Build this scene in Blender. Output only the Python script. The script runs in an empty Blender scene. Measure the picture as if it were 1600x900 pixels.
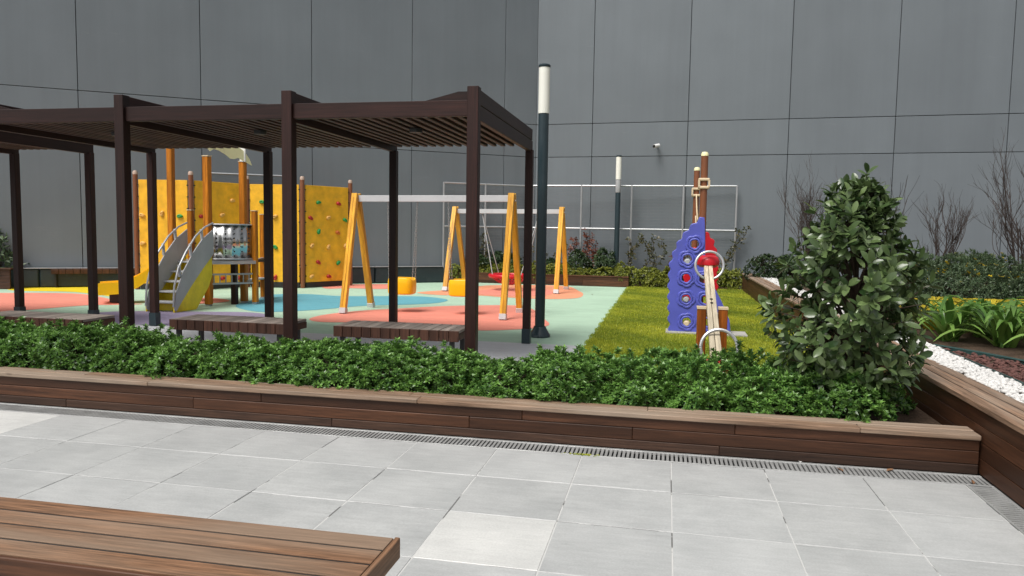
import bpy, bmesh, math, random
import numpy as np
from mathutils import Matrix, Vector
sc = bpy.context.scene
COL = sc.collection
# ---------------------------------------------------------------- camera, sky, sun, exposure
cd = bpy.data.cameras.new('camera'); cam = bpy.data.objects.new('camera', cd); COL.objects.link(cam)
sc.camera = cam
_r = Vector((0.97881, 0.20415, 0.01584)); _d = Vector((0.03141, -0.07325, -0.99682)); _w = Vector((-0.20234, 0.97619, -0.07811))
cam.matrix_world = Matrix(((_r.x, -_d.x, -_w.x, 0), (_r.y, -_d.y, -_w.y, 0), (_r.z, -_d.z, -_w.z, 1.546), (0, 0, 0, 1)))
cd.sensor_width = 36; cd.lens = 36*1162.1/1600; cd.clip_start = .05; cd.clip_end = 2000
SUN_EL, SUN_AZ = math.radians(58), math.radians(208)      # azimuth clockwise from +Y: behind the camera, a little to the left
w = bpy.data.worlds.new('World'); sc.world = w; w.use_nodes = True
nt = w.node_tree; nt.nodes.clear()
sky = nt.nodes.new('ShaderNodeTexSky'); sky.sky_type = 'NISHITA'; sky.sun_disc = False
sky.sun_elevation = SUN_EL; sky.sun_rotation = SUN_AZ; sky.air_density = 1.0; sky.dust_density = 4.0; sky.ozone_density = 1.0
hs = nt.nodes.new('ShaderNodeHueSaturation'); hs.inputs['Saturation'].default_value = .16
bg = nt.nodes.new('ShaderNodeBackground'); bg.inputs[1].default_value = .10
wo = nt.nodes.new('ShaderNodeOutputWorld')
nt.links.new(sky.outputs[0], hs.inputs['Color']); nt.links.new(hs.outputs[0], bg.inputs[0]); nt.links.new(bg.outputs[0], wo.inputs[0])
sl = bpy.data.lights.new('sun', 'SUN'); sl.energy = 2.3; sl.angle = math.radians(26); sl.color = (1, .965, .92)
so = bpy.data.objects.new('sun', sl); COL.objects.link(so)
sd = Vector((math.sin(SUN_AZ)*math.cos(SUN_EL), math.cos(SUN_AZ)*math.cos(SUN_EL), math.sin(SUN_EL)))
so.rotation_euler = sd.to_track_quat('Z', 'Y').to_euler(); so.location = (0, -5, 20)
vs = sc.view_settings; vs.view_transform = 'Standard'; vs.look = 'None'; vs.gamma = 1; vs.exposure = .46
# ---------------------------------------------------------------- materials
def newmat(name):
    m = bpy.data.materials.new(name); m.use_nodes = True; n = m.node_tree; n.nodes.clear()
    o = n.nodes.new('ShaderNodeOutputMaterial'); b = n.nodes.new('ShaderNodeBsdfPrincipled'); n.links.new(b.outputs[0], o.inputs[0])
    return m, n, b, o
def nd(n, t, **kw):
    x = n.nodes.new(t)
    for k, v in kw.items():
        if k.startswith('i_'): x.inputs[int(k[2:]) if k[2:].isdigit() else k[2:]].default_value = v
        else: setattr(x, k, v)
    return x
def c4(c): return (c[0], c[1], c[2], 1)
def mulc(c, k): return tuple(min(1, x*k) for x in c)
def ramp(n, fac, stops):
    r = n.nodes.new('ShaderNodeValToRGB'); e = r.color_ramp.elements
    while len(e) < len(stops): e.new(.5)
    for q, (p, c) in zip(e, stops): q.position = p; q.color = c4(c)
    n.links.new(fac, r.inputs[0]); return r.outputs[0]
def objco(n, scale=(1, 1, 1), rnd=True):
    tc = nd(n, 'ShaderNodeTexCoord'); mp = nd(n, 'ShaderNodeMapping'); mp.inputs['Scale'].default_value = scale
    src = tc.outputs['Object']
    if rnd:
        oi = nd(n, 'ShaderNodeObjectInfo'); mu = nd(n, 'ShaderNodeVectorMath', operation='SCALE')
        mu.inputs[0].default_value = (37, 23, 51); n.links.new(oi.outputs['Random'], mu.inputs['Scale'])
        ad = nd(n, 'ShaderNodeVectorMath', operation='ADD'); n.links.new(src, ad.inputs[0]); n.links.new(mu.outputs[0], ad.inputs[1]); src = ad.outputs[0]
    n.links.new(src, mp.inputs[0]); return mp.outputs[0]
def noise(n, vec, scale, detail=4, rough=.55):
    x = nd(n, 'ShaderNodeTexNoise'); x.inputs['Scale'].default_value = scale; x.inputs['Detail'].default_value = detail; x.inputs['Roughness'].default_value = rough
    n.links.new(vec, x.inputs['Vector']); return x.outputs[0]
def bump(n, b, h, strength=.3, dist=.01):
    x = nd(n, 'ShaderNodeBump'); x.inputs['Strength'].default_value = strength; x.inputs['Distance'].default_value = dist
    n.links.new(h, x.inputs['Height']); n.links.new(x.outputs[0], b.inputs['Normal'])
def mix(n, fac, a, b, blend='MIX'):
    x = nd(n, 'ShaderNodeMix', data_type='RGBA', blend_type=blend)
    for i, v in ((0, fac), (6, a), (7, b)):
        if hasattr(v, 'is_output'): n.links.new(v, x.inputs[i])
        else: x.inputs[i].default_value = v if i == 0 else c4(v)
    return x.outputs[2]
def objvar(n, col, lo, hi):
    oi = nd(n, 'ShaderNodeObjectInfo'); mr = nd(n, 'ShaderNodeMapRange'); mr.inputs['To Min'].default_value = lo; mr.inputs['To Max'].default_value = hi
    n.links.new(oi.outputs['Random'], mr.inputs[0]); v = nd(n, 'ShaderNodeVectorMath', operation='SCALE')
    n.links.new(col, v.inputs[0]); n.links.new(mr.outputs[0], v.inputs['Scale']); return v.outputs[0]
def wood(name, c, rough=.55, var=.18, worn=None, wornamt=.5, grain=1.0):
    m, n, b, o = newmat(name)
    v = objco(n, (1.6, 34, 34)); g = noise(n, v, 1.6*grain, 8, .68)
    v2 = objco(n, (.5, 5, 5)); g2 = noise(n, v2, 1.0, 3)
    col = ramp(n, g, [(.30, mulc(c, .42)), (.5, c), (.70, mulc(c, 1.6))])
    col = mix(n, nd_math(n, 'MULTIPLY', contrast(n, g2, .42, .62), .7), col, mulc(c, .55), 'MIX') if worn is None else mix(n, nd_math(n, 'MULTIPLY', contrast(n, g2, .42, .62), wornamt), col, worn)
    if worn is not None: col = mix(n, 1.0, col, ramp(n, g, [(.3, (.84,)*3), (.7, (1.14,)*3)]), 'MULTIPLY')
    k = nd(n, 'ShaderNodeTexVoronoi'); k.inputs['Scale'].default_value = 1.0; n.links.new(objco(n, (2.2, 9, 9)), k.inputs['Vector'])
    knot = contrast(n, k.outputs['Distance'], .10, .04)
    col = mix(n, nd_math(n, 'MULTIPLY', knot, .6), col, mulc(c, .3))
    n.links.new(objvar(n, col, 1-var, 1+var), b.inputs['Base Color'])
    b.inputs['Roughness'].default_value = rough; b.inputs['Specular IOR Level'].default_value = .3
    bump(n, b, g, .25, .004); return m
def nd_math(n, op, a, bb):
    x = nd(n, 'ShaderNodeMath', operation=op)
    for i, v in ((0, a), (1, bb)):
        if hasattr(v, 'is_output'): n.links.new(v, x.inputs[i])
        else: x.inputs[i].default_value = v
    return x.outputs[0]
def contrast(n, f, lo, hi):
    x = nd(n, 'ShaderNodeMapRange'); x.inputs['From Min'].default_value = lo; x.inputs['From Max'].default_value = hi; n.links.new(f, x.inputs[0]); return x.outputs[0]
def plain(name, c, rough=.5, metal=0, var=.12, scale=3, bumps=0, spec=.5, wear=.4):
    m, n, b, o = newmat(name)
    g = noise(n, objco(n), scale, 5); col = ramp(n, g, [(.25, mulc(c, 1-var)), (.75, mulc(c, 1+var))])
    if metal < .5:
        wr = contrast(n, noise(n, objco(n, (3, 3, 1.2)), 3.5, 7, .7), .54, .74); col = mix(n, nd_math(n, 'MULTIPLY', wr, wear), col, tuple(.55*x+.05 for x in c))
    n.links.new(col, b.inputs['Base Color']); b.inputs['Roughness'].default_value = rough; b.inputs['Metallic'].default_value = metal
    b.inputs['Specular IOR Level'].default_value = spec
    if bumps: bump(n, b, noise(n, objco(n), scale*12, 3), bumps, .01)
    return m
def speckle(name, c, var=.25, scale=260, rough=.85, big=.12):
    m, n, b, o = newmat(name); v = objco(n, rnd=False)
    s = ramp(n, noise(n, v, scale, 2), [(.35, mulc(c, 1-var)), (.65, mulc(c, 1+var))]); dk = contrast(n, noise(n, v, 3.1, 8, .75), .6, .74); s = mix(n, nd_math(n, 'MULTIPLY', dk, .28), s, mulc(c, .55))
    g = ramp(n, noise(n, v, .7, 5), [(.3, (1-big,)*3), (.7, (1.0,)*3)])
    st = ramp(n, noise(n, objco(n, (.5, 3, 1), rnd=False), 2.2, 5, .7), [(.35, (.88,)*3), (.6, (1,)*3)])
    n.links.new(mix(n, 1.0, mix(n, 1.0, s, g, 'MULTIPLY'), st, 'MULTIPLY'), b.inputs['Base Color']); b.inputs['Roughness'].default_value = rough
    b.inputs['Specular IOR Level'].default_value = .25
    bump(n, b, noise(n, v, scale, 2), .25, .004); return m
def leafmat(name, dark, light, rough=.32, trans=.25, spec=.5):
    m, n, b, o = newmat(name)
    a = nd(n, 'ShaderNodeAttribute', attribute_name='tint')
    oi = nd(n, 'ShaderNodeObjectInfo')
    col = ramp(n, a.outputs['Fac'], [(0, dark), (.6, tuple((x+y)/2 for x, y in zip(dark, light))), (1, light)])
    col = objvar(n, col, .85, 1.15)
    n.links.new(col, b.inputs['Base Color']); b.inputs['Roughness'].default_value = rough; b.inputs['Specular IOR Level'].default_value = spec
    t = nd(n, 'ShaderNodeBsdfTranslucent'); n.links.new(col, t.inputs[0]); mx = nd(n, 'ShaderNodeMixShader'); mx.inputs[0].default_value = trans
    n.links.new(b.outputs[0], mx.inputs[1]); n.links.new(t.outputs[0], mx.inputs[2]); n.links.new(mx.outputs[0], o.inputs[0]); return m
def tilemat(name, c, var):
    m, n, b, o = newmat(name)
    v = objco(n, (2.5, 14, 1)); g = noise(n, v, 2.0, 7, .65); g2 = noise(n, objco(n), 2.2, 5, .6); f = noise(n, objco(n), 90, 3, .7)
    col = ramp(n, g, [(.3, mulc(c, 1-var)), (.5, c), (.7, mulc(c, 1+var))])
    col = mix(n, 1.0, col, ramp(n, g2, [(.3, (.85, .855, .86)), (.62, (1.03, 1.03, 1.03))]), 'MULTIPLY')
    col = mix(n, 1.0, col, ramp(n, f, [(.3, (.88,)*3), (.7, (1.06,)*3)]), 'MULTIPLY')
    st = contrast(n, noise(n, objco(n, (1, 6, 1)), 5, 4, .6), .61, .74)
    col = mix(n, nd_math(n, 'MULTIPLY', st, .35), col, mulc(c, .55))
    n.links.new(objvar(n, col, .955, 1.045), b.inputs['Base Color']); b.inputs['Roughness'].default_value = .42; b.inputs['Specular IOR Level'].default_value = .5
    bump(n, b, f, .15, .003); return m
def wallmat(name, c):
    m, n, b, o = newmat(name)
    v = objco(n, (1, 1, .12)); g = noise(n, v, 1.6, 5, .6); g2 = noise(n, objco(n), .45, 4); f = noise(n, objco(n), 40, 3)
    st = noise(n, objco(n, (1, 1, .03)), 7, 4, .6)
    col = ramp(n, g2, [(.3, mulc(c, .93)), (.7, mulc(c, 1.07))])
    col = mix(n, 1.0, col, ramp(n, g, [(.3, (.96, .96, .965)), (.65, (1.03, 1.03, 1.03))]), 'MULTIPLY')
    col = mix(n, 1.0, col, ramp(n, st, [(.35, (.975,)*3), (.62, (1.01,)*3)]), 'MULTIPLY')
    scuff = contrast(n, noise(n, objco(n, (.7, 1, 3)), 1.7, 6, .7), .64, .74)
    col = mix(n, nd_math(n, 'MULTIPLY', scuff, .12), col, (.3, .3, .3))
    n.links.new(objvar(n, col, .95, 1.05), b.inputs['Base Color']); b.inputs['Roughness'].default_value = .5; b.inputs['Specular IOR Level'].default_value = .4
    bump(n, b, mix(n, .12, noise(n, objco(n), .8, 2), f), .12, .05); return m
M = {}
M['pergola'] = wood('pergola_wood', (.025, .0085, .0063), .5, .28)
M['roofwood'] = wood('roof_slat_wood', (.065, .036, .030), .6, .35)
M['planter'] = wood('planter_wood', (.078, .032, .0155), .5, .34)
M['planterlow'] = wood('damp_planter_wood', (.048, .025, .016), .6, .3)
M['cap'] = wood('weathered_cap_wood', (.20, .125, .08), .7, .12, worn=(.30, .235, .18), wornamt=.8)
M['bench'] = wood('bench_wood', (.185, .098, .053), .72, .12, worn=(.235, .165, .115), wornamt=.9, grain=1.6)
M['slatbench'] = wood('slat_bench_wood', (.23, .195, .17), .65, .2)
M['darkwood'] = wood('dark_wood', (.06, .026, .016), .55, .2)
M['orange'] = wood('orange_varnished_wood', (.50, .17, .012), .35, .1)
M['yellowwood'] = wood('yellow_varnished_wood', (.74, .36, .035), .35, .1)
M['brownpole'] = plain('brown_plastic_pole', (.20, .07, .028), .35, var=.1)
M['seesawpost'] = wood('seesaw_post_wood', (.27, .075, .012), .4, .1)
M['climbpanel'] = plain('climbing_panel_plywood', (.78, .41, .014), .5, 0, .22, 5, wear=.3)
M['wall'] = wallmat('grey_wall_panel', (.140, .160, .174))
M['joint'] = plain('wall_joint', (.025, .027, .03), .8)
M['tile'] = tilemat('grey_paving_tile', (.415, .422, .416), .08)
M['tilewhite'] = tilemat('pale_paving_tile', (.56, .56, .54), .06)
def groutmat():
    m, n, b, o = newmat('grout'); v = objco(n, rnd=False)
    k = contrast(n, noise(n, v, 1.7, 5, .6), .53, .56); n.links.new(mix(n, k, (.48, .48, .465), (.12, .12, .115)), b.inputs['Base Color']); b.inputs['Roughness'].default_value = .9; return m
M['grout'] = groutmat()
M['grate'] = plain('galvanised_grate', (.34, .345, .34), .5, .35, .25, 6)
M['void'] = plain('drain_channel', (.015, .015, .015), .9)
M['green'] = speckle('green_rubber', (.41, .57, .43)); M['coral'] = speckle('coral_rubber', (.76, .27, .20)); M['orangerub'] = speckle('orange_rubber', (.80, .33, .19))
M['bluerub'] = speckle('blue_rubber', (.13, .38, .45)); M['purple'] = speckle('purple_rubber', (.30, .255, .36)); M['yellowrub'] = speckle('yellow_rubber', (.75, .56, .02))
M['pave'] = speckle('pale_concrete_paving', (.55, .56, .575), .08, 120, .7)
M['ground'] = speckle('ground', (.28, .28, .27), .1, 60, .9)
M['soil'] = speckle('soil', (.07, .045, .03), .4, 60, .95); M['lawnbase'] = speckle('lawn_base', (.17, .18, .02), .3, 90, .95)
M['teal'] = plain('dark_teal_paint', (.018, .035, .043), .32, 0, .1); M['pad'] = plain('dark_padding', (.014, .026, .032), .4, 0, .15)
M['diffuser'] = plain('opal_diffuser', (.80, .80, .72), .4, var=.03, wear=.05); M['wire'] = plain('dark_wire', (.16, .165, .17), .6, 0, .1); M['steel'] = plain('galvanised_steel', (.42, .43, .44), .38, .6, .1)
M['beamgrey'] = plain('grey_painted_beam', (.52, .53, .54), .4, 0, .05); M['chrome'] = plain('stainless', (.50, .50, .49), .2, 1.0, .04)
M['black'] = plain('black_plastic', (.012, .012, .012), .5); M['white'] = plain('white_plastic', (.75, .75, .73), .4, var=.04)
M['yellow'] = plain('yellow_plastic', (.92, .50, .004), .32, var=.05); M['yellowpanel'] = plain('worn_yellow_panel', (.74, .56, .02), .5, var=.25, scale=4)
M['greypanel'] = plain('grey_panel', (.38, .39, .40), .5, var=.12); M['cream'] = plain('cream_panel', (.82, .78, .45), .45, var=.05); M['beige'] = plain('beige_plastic', (.62, .50, .33), .4, var=.06)
M['creamwood'] = wood('cream_seesaw_wood', (.60, .52, .38), .5, .05)
M['blue'] = plain('blue_plastic', (.09, .105, .46), .38, var=.14, scale=2); M['red'] = plain('red_plastic', (.50, .008, .018), .3, var=.08); M['redrope'] = plain('red_rope', (.40, .006, .012), .6)
M['hold_g'] = plain('green_hold', (.02, .28, .06), .5); M['hold_r'] = plain('red_hold', (.45, .02, .02), .5); M['hold_y'] = plain('tan_hold', (.72, .40, .10), .5); M['hold_o'] = plain('orange_hold', (.62, .16, .03), .5)
M['pebble'] = plain('white_pebble', (.58, .57, .55), .6, var=.18, scale=20); M['mulch'] = plain('red_mulch', (.10, .042, .034), .9, var=.5, scale=25); M['edging'] = plain('green_edging', (.02, .055, .05), .5)
M['twig'] = plain('bare_twig', (.045, .032, .027), .8, var=.3); M['stem'] = plain('brown_stem', (.05, .032, .02), .8); M['deadleaf'] = plain('dead_leaf', (.17, .085, .04), .7, var=.3, scale=30)
M['hedge'] = leafmat('hedge_leaf', (.024, .080, .016), (.23, .43, .09), .36, .28)
M['laurel'] = leafmat('laurel_leaf', (.026, .056, .017), (.17, .24, .09), .28, .2, .55)
M['dark_leaf'] = leafmat('dark_shrub_leaf', (.022, .05, .018), (.075, .12, .042), .4); M['eury'] = leafmat('grey_green_leaf', (.035, .07, .03), (.12, .17, .085), .45)
M['olive'] = leafmat('olive_leaf', (.04, .06, .012), (.15, .17, .03), .45); M['lime'] = leafmat('yellow_green_leaf', (.07, .10, .012), (.30, .32, .05), .45)
M['lily'] = leafmat('lily_leaf', (.06, .15, .025), (.22, .36, .08), .28, .3); M['sedge'] = leafmat('golden_sedge', (.32, .27, .015), (.80, .64, .05), .5, .4)
M['grass'] = leafmat('lawn_blade', (.17, .25, .02), (.60, .61, .06), .5, .4); M['flower'] = leafmat('yellow_flower', (.6, .42, .01), (.8, .62, .03), .5); M['vine'] = leafmat('vine_leaf', (.03, .045, .012), (.13, .10, .04), .45)
M['redvine'] = leafmat('red_vine_leaf', (.08, .03, .02), (.20, .06, .03), .5)
# ---------------------------------------------------------------- builders
WM = {}
def place(o, parent, mw):
    COL.objects.link(o); WM[o] = mw
    if parent is not None: o.parent = parent; o.matrix_basis = WM[parent].inverted() @ mw
    else: o.matrix_basis = mw
    return o
def tag(o, label=None, cat=None, group=None, kind=None):
    if label: o['label'] = label
    if cat: o['category'] = cat
    if group: o['group'] = group
    if kind: o['kind'] = kind
    return o
def thing(name, label, cat, loc=(0, 0, 0), group=None, rz=0):
    o = bpy.data.objects.new(name, None); o.empty_display_size = .1
    place(o, None, Matrix.Translation(loc) @ Matrix.Rotation(rz, 4, 'Z')); return tag(o, label, cat, group)
def npmesh(name, V, F, mat, smooth=False, tint=None):
    V = np.asarray(V, np.float32); F = np.asarray(F, np.int32); m = bpy.data.meshes.new(name)
    m.vertices.add(len(V)); m.vertices.foreach_set('co', V.ravel()); k = F.shape[1]
    m.loops.add(F.size); m.loops.foreach_set('vertex_index', F.ravel()); m.polygons.add(len(F))
    m.polygons.foreach_set('loop_start', np.arange(0, F.size, k, dtype=np.int32))
    m.update(calc_edges=True)
    if smooth: m.polygons.foreach_set('use_smooth', np.ones(len(F), bool))
    if tint is not None:
        a = m.attributes.new('tint', 'FLOAT', 'POINT'); a.data.foreach_set('value', np.asarray(tint, np.float32))
    m.materials.append(mat); return m
class MB:
    def __init__(s): s.v = []; s.f = []
    def add(s, v, f):
        k = len(s.v); s.v += [tuple(x) for x in v]; s.f += [tuple(i+k for i in q) for q in f]; return s
    def box(s, a, b):
        x0, y0, z0 = a; x1, y1, z1 = b
        return s.add([(x0, y0, z0), (x1, y0, z0), (x1, y1, z0), (x0, y1, z0), (x0, y0, z1), (x1, y0, z1), (x1, y1, z1), (x0, y1, z1)],
                     [(0, 3, 2, 1), (4, 5, 6, 7), (0, 1, 5, 4), (1, 2, 6, 5), (2, 3, 7, 6), (3, 0, 4, 7)])
    def tube(s, pts, r, n=8, cap=True, closed=False):
        pts = [Vector(p) for p in pts]; R = r if isinstance(r, (list, tuple)) else [r]*len(pts); k = len(pts); vv = []; up = None
        for i, p in enumerate(pts):
            t = (pts[(i+1) % k]-pts[i-1]) if closed else (pts[min(i+1, k-1)]-pts[max(i-1, 0)])
            t.normalize()
            if up is None: up = Vector((0, 0, 1)) if abs(t.z) < .9 else Vector((1, 0, 0))
            a = t.cross(up).normalized(); b = a.cross(t).normalized(); up = b
            vv += [p+(a*math.cos(2*math.pi*j/n)+b*math.sin(2*math.pi*j/n))*R[i] for j in range(n)]
        ff = []
        for i in range(k if closed else k-1):
            for j in range(n):
                q = (i+1) % k; ff.append((i*n+j, i*n+(j+1) % n, q*n+(j+1) % n, q*n+j))
        if cap and not closed: ff += [tuple(range(n-1, -1, -1)), tuple(range((k-1)*n, k*n))]
        return s.add(vv, ff)
    def lathe(s, prof, c=(0, 0, 0), n=24, axis=None):
        vv = []; ff = []
        for r, z in prof:
            for j in range(n):
                a = 2*math.pi*j/n; p = Vector((r*math.cos(a), r*math.sin(a), z)); p = axis @ p if axis else p; vv.append(p+Vector(c))
        for i in range(len(prof)-1):
            for j in range(n): ff.append((i*n+j, i*n+(j+1) % n, (i+1)*n+(j+1) % n, (i+1)*n+j))
        return s.add(vv, ff)
    def prism(s, poly, fn, t):                # poly of (a, b); fn(a, b, depth) -> point
        k = len(poly); vv = [fn(a, b, 0) for a, b in poly]+[fn(a, b, t) for a, b in poly]
        return s.add(vv, [tuple(range(k-1, -1, -1)), tuple(range(k, 2*k))]+[(i, (i+1) % k, k+(i+1) % k, k+i) for i in range(k)])
    def build(s, name, mat, parent=None, smooth=False, at=None, bevel=0):
        inv = WM[parent].inverted() if parent is not None else Matrix.Translation(at or (0, 0, 0)).inverted()
        m = bpy.data.meshes.new(name); m.from_pydata([inv @ Vector(v) for v in s.v], [], s.f); m.materials.append(mat)
        bm = bmesh.new(); bm.from_mesh(m); bmesh.ops.recalc_face_normals(bm, faces=bm.faces)
        if bevel: bmesh.ops.bevel(bm, geom=list(bm.edges), offset=bevel, segments=1, affect='EDGES', profile=.5)
        bm.to_mesh(m); bm.free()
        if smooth:
            m.polygons.foreach_set('use_smooth', [True]*len(m.polygons)); m.set_sharp_from_angle(angle=math.radians(42))
        return place(bpy.data.objects.new(name, m), parent, inv.inverted())
BOX = {}
def boxmesh(size, mat, bevel):
    k = (tuple(round(x, 3) for x in size), mat.name, bevel)
    if k not in BOX:
        m = bpy.data.meshes.new('board'); bm = bmesh.new(); bmesh.ops.create_cube(bm, size=1)
        bmesh.ops.scale(bm, vec=size, verts=bm.verts)
        if bevel: bmesh.ops.bevel(bm, geom=list(bm.edges), offset=bevel, segments=1, affect='EDGES', profile=.5)
        bm.to_mesh(m); bm.free(); m.materials.append(mat); BOX[k] = m
    return BOX[k]
def box(name, c, size, mat, parent=None, rz=0, bevel=.004):
    return place(bpy.data.objects.new(name, boxmesh(size, mat, bevel)), parent, Matrix.Translation(c) @ Matrix.Rotation(rz, 4, 'Z'))
def beam(name, p0, p1, wd, h, mat, parent=None, up=(0, 0, 1), bevel=.004):
    p0 = Vector(p0); p1 = Vector(p1); x = (p1-p0); L = x.length; x.normalize(); up = Vector(up)
    if abs(x.dot(up)) > .95: up = Vector((0, 1, 0))
    y = up.cross(x).normalized(); z = x.cross(y); c = (p0+p1)/2
    mw = Matrix(((x.x, y.x, z.x, c.x), (x.y, y.y, z.y, c.y), (x.z, y.z, z.z, c.z), (0, 0, 0, 1)))
    return place(bpy.data.objects.new(name, boxmesh((L, wd, h), mat, bevel)), parent, mw)
def sheet(name, poly, z, mat, parent=None, kind=None):
    m = bpy.data.meshes.new(name); m.from_pydata([(x, y, z) for x, y in poly], [], [tuple(range(len(poly)))]); m.materials.append(mat)
    o = place(bpy.data.objects.new(name, m), parent, Matrix()); return tag(o, kind=kind)
def rect(x0, x1, y0, y1): return [(x0, y0), (x1, y0), (x1, y1), (x0, y1)]
def smoothpoly(P, k=7):
    P = [Vector(p) for p in P]; n = len(P); out = []
    for i in range(n):
        a, b, c, d = P[i-1], P[i], P[(i+1) % n], P[(i+2) % n]
        for j in range(k):
            t = j/k; out.append(tuple(.5*((2*b)+(c-a)*t+(2*a-5*b+4*c-d)*t*t+(3*b-a-3*c+d)*t**3)))
    return out
ORD = ['first', 'second', 'third', 'fourth', 'fifth', 'sixth', 'seventh', 'eighth', 'ninth', 'tenth', 'eleventh', 'twelfth', 'thirteenth', 'fourteenth', 'fifteenth', 'sixteenth', 'seventeenth', 'eighteenth', 'nineteenth', 'twentieth']
rs = np.random.RandomState(7); random.seed(5)
# ---------------------------------------------------------------- the setting: ground, terrace, playground
tag(sheet('ground', rect(-400, 400, -400, 400), -.03, M['ground']), kind='structure')
terr = sheet('terrace', rect(-9.5, 1.874, -1.5, 5.033), -.0022, M['grout'], kind='structure')
tm = {}
X0, Y0, T = .071, 5.033, .6
for i in range(-15, 3):
    for j in range(0, 10):
        pale = (i, j) in ((-2, 2), (-9, 0), (-14, 4))
        z = -.012+random.uniform(-.0012, .0012)
        o = box('tile', (X0+T*(i+.5), Y0-T*(j+.5), z), (T-random.choice((.005, .006, .007)), T-random.choice((.005, .006, .007)), .024), M['tilewhite' if pale else 'tile'], terr, bevel=.002)
        o.matrix_basis = o.matrix_basis @ Matrix.Rotation(random.choice((0, math.pi)), 4, 'Z')
        if pale: o['label'] = 'pale replacement paving tile'
play = sheet('playground_surface', rect(-24, -1.03, 9.95, 24), -.004, M['green'], kind='structure')
sheet('paving', rect(-24, -1.03, 6.75, 9.95), -.004, M['pave'], kind='structure')
patches = {
'coral_left': ('coral', [(-14.97, 11.6), (-14.6, 13.09), (-13.78, 13.7), (-12.63, 13.95), (-11.46, 13.39), (-10.42, 12.64), (-9.9, 12.57), (-10.31, 12.25), (-10.64, 12.06), (-10.84, 11.59), (-11.02, 11.01), (-11.21, 10.67), (-12.2, 10.42), (-14, 10.6)]),
'yellow': ('yellowrub', [(-15.11, 14.67), (-14.54, 15.18), (-13.93, 15.5), (-13.14, 15.41), (-12.21, 14.81), (-11.33, 13.64), (-11.88, 13.83), (-12.89, 14.25), (-13.62, 14.22), (-14.14, 14.1), (-14.61, 14.18)]),
'purple': ('purple', [(-9.64, 10.92), (-9.41, 11.4), (-8.92, 11.61), (-8.0, 11.84), (-7.27, 11.99), (-6.71, 11.72), (-6.48, 11.07), (-6.59, 10.59), (-7.05, 10.03), (-7.6, 9.97), (-8.3, 9.96), (-9.2, 10.1)]),
'coral_tower': ('coral', [(-9.92, 13.54), (-9.69, 14.02), (-9.27, 14.07), (-8.79, 13.76), (-8.73, 13.36), (-8.98, 12.99), (-9.43, 13.02)]),
'blue': ('bluerub', [(-8.25, 13.2), (-8.45, 14.19), (-8.68, 15.28), (-8.13, 15.7), (-7.17, 15.53), (-6.16, 15.87), (-5.37, 16.08), (-4.69, 15.61), (-4.63, 14.89), (-5.04, 14.33), (-5.83, 13.74), (-6.24, 12.99), (-6.44, 12.66), (-6.83, 12.26), (-7.24, 12.15), (-7.89, 12.61)]),
'coral_mid': ('coral', [(-5.85, 11.48), (-5.86, 12.18), (-5.5, 12.97), (-5.0, 13.52), (-4.27, 14.3), (-3.08, 14.88), (-2.59, 14.4), (-2.07, 12.8), (-1.86, 12.04), (-1.97, 11.58), (-2.32, 11.23), (-2.86, 10.97), (-3.95, 11.2), (-4.91, 11.25), (-5.49, 11.15)]),
'orange_right': ('orangerub', [(-5.87, 17.05), (-5.4, 18.06), (-5.01, 19.49), (-4.55, 20.19), (-2.86, 20.7), (-2.17, 18.99), (-1.95, 17.88), (-2.04, 16.96), (-2.69, 16.54), (-3.59, 16.6), (-4.33, 16.83), (-5.12, 16.61)]),
'coral_wall': ('coral', [(-8.69, 17.81), (-8.59, 18.62), (-8.08, 19.0), (-7.31, 19.29), (-6.82, 18.62), (-6.73, 18.02), (-7.17, 17.66), (-7.87, 17.61), (-8.29, 17.27)])}
for k, (mt, P) in patches.items(): sheet('rubber_patch', smoothpoly(P), 0.0, M[mt], play)
sheet('rubber_patch', smoothpoly([(-4.75, 17.6), (-4.3, 18.9), (-3.6, 19.5), (-2.9, 18.9), (-2.75, 17.6), (-3.4, 16.95), (-4.2, 17.0)]), .004, M['coral'], play)
# lawn
lawn = sheet('lawn', rect(-1.03, 2.1, 6.6, 21.4), .0, M['lawnbase'], kind='structure')
def grass():
    n = 190000; y = 8.6+12.6*rs.rand(n)**1.5; x = -1.05+3.08*rs.rand(n)+.02*np.sin(9*y)+.015*np.sin(31*y)+.012*rs.randn(n)
    cl = np.sin(x*3.1+np.sin(y*1.7)*2)+np.sin(y*2.3+x*1.3)+.6*np.sin(x*9+y*7)
    h = (.014+.024*rs.rand(n))*(1+.2*cl/2); a = rs.rand(n)*6.283; wd = .0035+.003*rs.rand(n); ln = .7*rs.rand(n)*h; b = rs.rand(n)*6.283
    P = np.stack([x, y, np.full(n, -.002)], 1); S = np.stack([np.cos(a), np.sin(a), 0*a], 1)*wd[:, None]
    tip = P+np.stack([ln*np.cos(b), ln*np.sin(b), h], 1); V = np.stack([P-S, P+S, tip], 1).reshape(-1, 3)
    t = np.clip(.45+.17*cl+.12*np.sin(x*23+y*17)*np.sin(y*31)+.28*rs.randn(n), 0, 1)
    m = npmesh('lawn_grass', V, np.arange(3*n).reshape(-1, 3), M['grass'], tint=np.repeat(t, 3))
    tag(place(bpy.data.objects.new('lawn_grass', m), None, Matrix()), 'yellowish green mown grass strip beside the rubber playground', 'grass', kind='stuff')
grass()
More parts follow.
